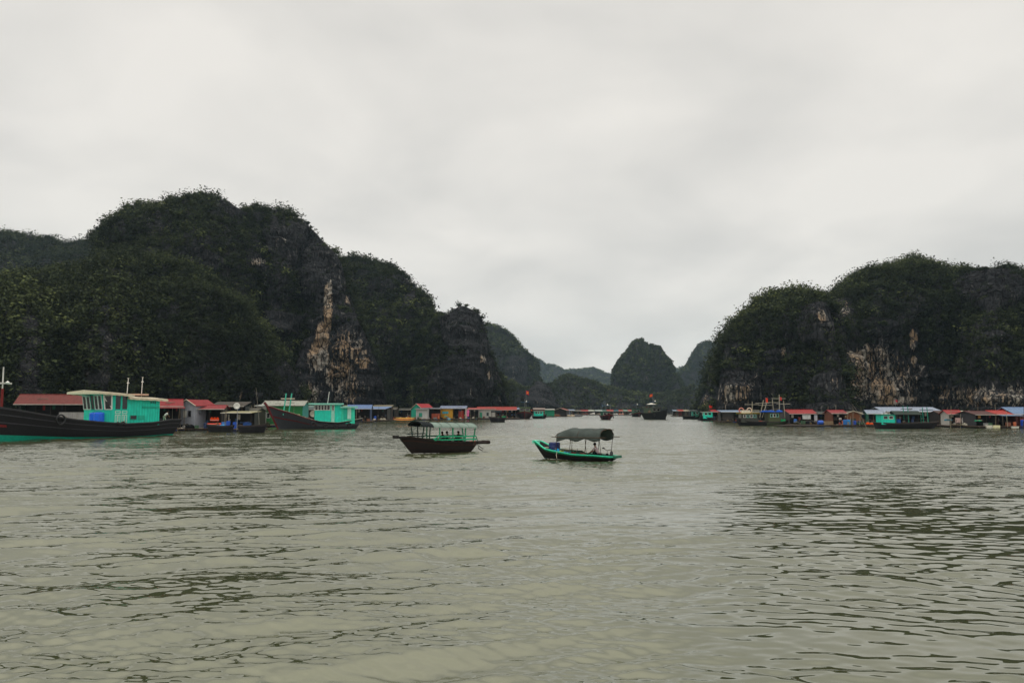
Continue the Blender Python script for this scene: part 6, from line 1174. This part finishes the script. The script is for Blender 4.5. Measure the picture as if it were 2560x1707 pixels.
pile(h26.at(.2, -2.8), 'rope and plank heap at the water edge before the red-sided hut', '#5a5040', (2.2, .8, .4), 73); pile(h24.at(.6, -2.2), 'dark gear heap between the orange buoys and the turquoise cabin', '#202226', (1.8, .8, .6), 74)
for (a, b, py_, e_, rg_, wc, rc, ty, lab) in ((560, 600, 1070, 1024, 1016, '#2e2c2a', '#4a403a', 'mono', 'dark low shack with brown roof in the gap behind the flat yellowish awning'), (600, 640, 1069, 1026, 1020, '#3a342e', '#6a6258', 'x', 'weathered brown shack directly left of the pale plank end wall'), (755, 790, 1064, 1023, 1017, '#2c3236', '#5a6468', 'mono', 'slate-grey shack glimpsed left of the second boat cabin'), (958, 990, 1049, 1022, 1018, '#332c26', '#6a5e50', 'x', 'brown bamboo shack behind the yellow kayaks, left one'), (992, 1026, 1048.5, 1024, 1020, '#2a2826', '#54504a', 'mono', 'low blackish shack behind the yellow kayaks, right one'), (1434, 1452, 1040, 1027, 1024.5, '#3a3634', '#7a6e62', 'mono', 'small brown shack at the very end of the corner raft'), (1728, 1748, 1041.5, 1027.5, 1024.5, '#262a2c', '#485052', 'mono', 'dark slate shack behind the pale teal moored boat'), (1864, 1900, 1057, 1029, 1024, '#2e2a26', '#5c5448', 'x', 'dark brown shack behind the life rings of the yellow-edged boat'), (2046, 2082, 1064, 1033, 1028, '#242424', '#3c3a38', 'mono', 'black low shelter between the long red-roofed fish house and teal-walled hut'), (2152, 2174, 1064, 1034, 1029, '#302c28', '#56504a', 'x', 'narrow dark shack between the brown gable shed and green-gabled hut'), (2350, 2376, 1066, 1032, 1027, '#2a2422', '#6c4a40', 'x', 'rusty-roofed dark shack right of the largest lilac roof'), (2486, 2504, 1068, 1036, 1030, '#2c2c2e', '#5e5a56', 'mono', 'grey-roofed dark shack between the maroon shed and bright red roof')):
    house(a, b, py_, rnd.uniform(-8, 8), 4.5, e_, rg_, lab, wc, rc, ty, 'open', deckout=1.3, gable=wc, over=.25)
# small white parasol lamp shapes under roofs, bow wash and smoke
def wash(F, pts, label):
    m = MB(); rg = random.Random(3)
    for (x, y, r0) in pts:
        for k in range(9): m.sphere((x + rg.uniform(-.35, .35), y + rg.uniform(-.12, .12), .02), r0 * rg.uniform(.3, .8), 7, 3, .35, .2, rg, True)
    o = m.build('bow_wash', paint('#b8bab0', 'cloth'), None, True); o.location = F.o; o.rotation_euler = (0, 0, F.a); tag(o, kind='stuff')
F_ = Frame(1105, 1131, 214); wash(F_, [(F_.x(1030, .8) - .3 * i, .75 + .03 * i, .16 - .012 * i) for i in range(8)], '')
F_ = Frame(1440, 1149, 147); wash(F_, [(F_.x(1368, .8) - .25 * i, .5 + .05 * i, .13 - .012 * i) for i in range(6)] + [(F_.x(1530, .3) - .2 * i, .3 + .1 * i, .13) for i in range(3)], '')
sm = bpy.data.materials.new('smoke'); sm.use_nodes = True; st = sm.node_tree; st.nodes.clear(); so_ = st.nodes.new('ShaderNodeOutputMaterial'); sv = st.nodes.new('ShaderNodeVolumePrincipled'); sv.inputs['Color'].default_value = (.62, .8, 1, 1); sv.inputs['Density'].default_value = .035; st.links.new(sv.outputs[0], so_.inputs['Volume'])
p0 = P(1503, 1024, 545); m = MB().tube([(p0.x, p0.y, p0.z), (p0.x + .6, p0.y, p0.z + 1.6), (p0.x + 1.6, p0.y, p0.z + 3.6), (p0.x + 2.6, p0.y + 1, p0.z + 6)], [.7, 1.2, 1.7, .8], 10); tag(m.build('smoke', sm), kind='stuff')

# ------------------------------------------------------------------ single trees that stand out on the hills
def hill_point(px, py):
    best = None
    for k, (X, Y, Z, PX, PY, nr) in HILLS.items():
        d = (PX - px) ** 2 + (PY - py) ** 2 + (nr[..., 1] > .3) * 50
        i = np.unravel_index(np.argmin(d), d.shape)
        if d[i] < 300 and (best is None or Y[i] < best[1]): best = (X[i], Y[i], Z[i])
    return best
BRIGHT = leaf_mat('bright_leaves', 1.5)
def tree(px, py, rpx, tint, label, up=.3, leaves=300, group='trees standing out on the hillsides'):
    h = hill_point(px, py)
    if h is None: print('no hill at', px, py); return
    rad = rpx * h[1] / FPX; e = empty('tree', (h[0], h[1], h[2] - rad * .75), 0, label, 'tree', group); hh = rad * (.6 + up * .35)
    t = MB().tube([(0, 0, 0), (rad * .05, 0, hh * .45), (0, -.05, hh)], [rad * .1, rad * .07, rad * .03], 6)
    rg = np.random.RandomState(int(px)); 
    for k in range(4): a = rg.uniform(0, 6.28); t.tube([(rad * .04, 0, hh * (.4 + .1 * k)), (math.cos(a) * rad * .6, math.sin(a) * rad * .6, hh * (.75 + .1 * k))], [rad * .045, rad * .015], 5)
    t.build('trunk', paint('#4a443a', 'wood'), e)
    cen = np.array([[0, 0, hh]] + [[math.cos(a) * rad * .45, math.sin(a) * rad * .45, hh + rad * rg.uniform(-.3, .25)] for a in rg.uniform(0, 6.28, 5)])
    leafmesh('crown', cen, np.array([rad * .6] + [rad * .42] * 5), np.clip(tint + rg.normal(0, .06, 6), 0, 1), leaves // 2, rg, None, sz=.30, parent=e, mat=BRIGHT if tint > .6 else LEAF)
for a in ((485, 695, 20, .9, 'bright yellow-green round tree in the middle of the left hillside'), (410, 658, 22, .62, 'large mid-green tree up left of the brightest tree on the left hillside'), (643, 506, 20, .66, 'green tree on the notch of the left hill skyline', .5), (778, 553, 11, .4, 'dark spindly tree leaning off the right shoulder of the left hill', 1.0), (268, 556, 10, .35, 'dark tree jutting from the left end of the dome skyline', .8), (532, 532, 22, .68, 'olive-green domed tree just below the top of the left hill'), (230, 662, 16, .8, 'pale green tree low on the shoulder left of the dome'), (255, 688, 18, .7, 'light green tree on the slope below the pale shoulder tree'), (550, 742, 18, .74, 'yellowish tree on the slope right of and below the brightest tree'), (190, 838, 20, .62, 'light green tree low on the left foreground slope'), (120, 680, 14, .85, 'lime tree at the crest of the left foreground slope'), (942, 847, 10, .85, 'small lime tree in the gully right of the pale cliff'), (940, 690, 20, .6, 'grey-green tree high on the second hill'), (1058, 727, 8, .3, 'tiny dark tree just left of the rock spire', 1.0), (1040, 708, 8, .35, 'small dark tree on the second hill skyline', 1), (540, 830, 17, .72, 'light olive tree halfway down the left slope'), (2228, 664, 20, .68, 'light green tree below the skyline of the right hill'), (2290, 640, 26, .55, 'broad tree crowning the top of the right hill', .35), (2235, 652, 22, .45, 'dark round tree left of the broad crowning tree', .4), (2148, 672, 17, .4, 'dark tree on the left shoulder of the tall right hill', .4), (2520, 652, 20, .42, 'rounded dark tree near the right end of the skyline', .4), (2455, 658, 18, .4, 'dark tree clump left of the rounded skyline tree', .4), (1986, 714, 14, .36, 'dark tree on top of the lower right hill', .5), (1893, 746, 10, .5, 'small tree on the left slope of the lower right hill', .6), (2330, 812, 20, .62, 'mid-green tree in the middle of the right hillside'), (2205, 808, 18, .6, 'green tree on the right hillside, left of the middle one'), (1870, 820, 14, .7, 'pale green tree on the left flank of the lower right hill')):
    tree(*a)
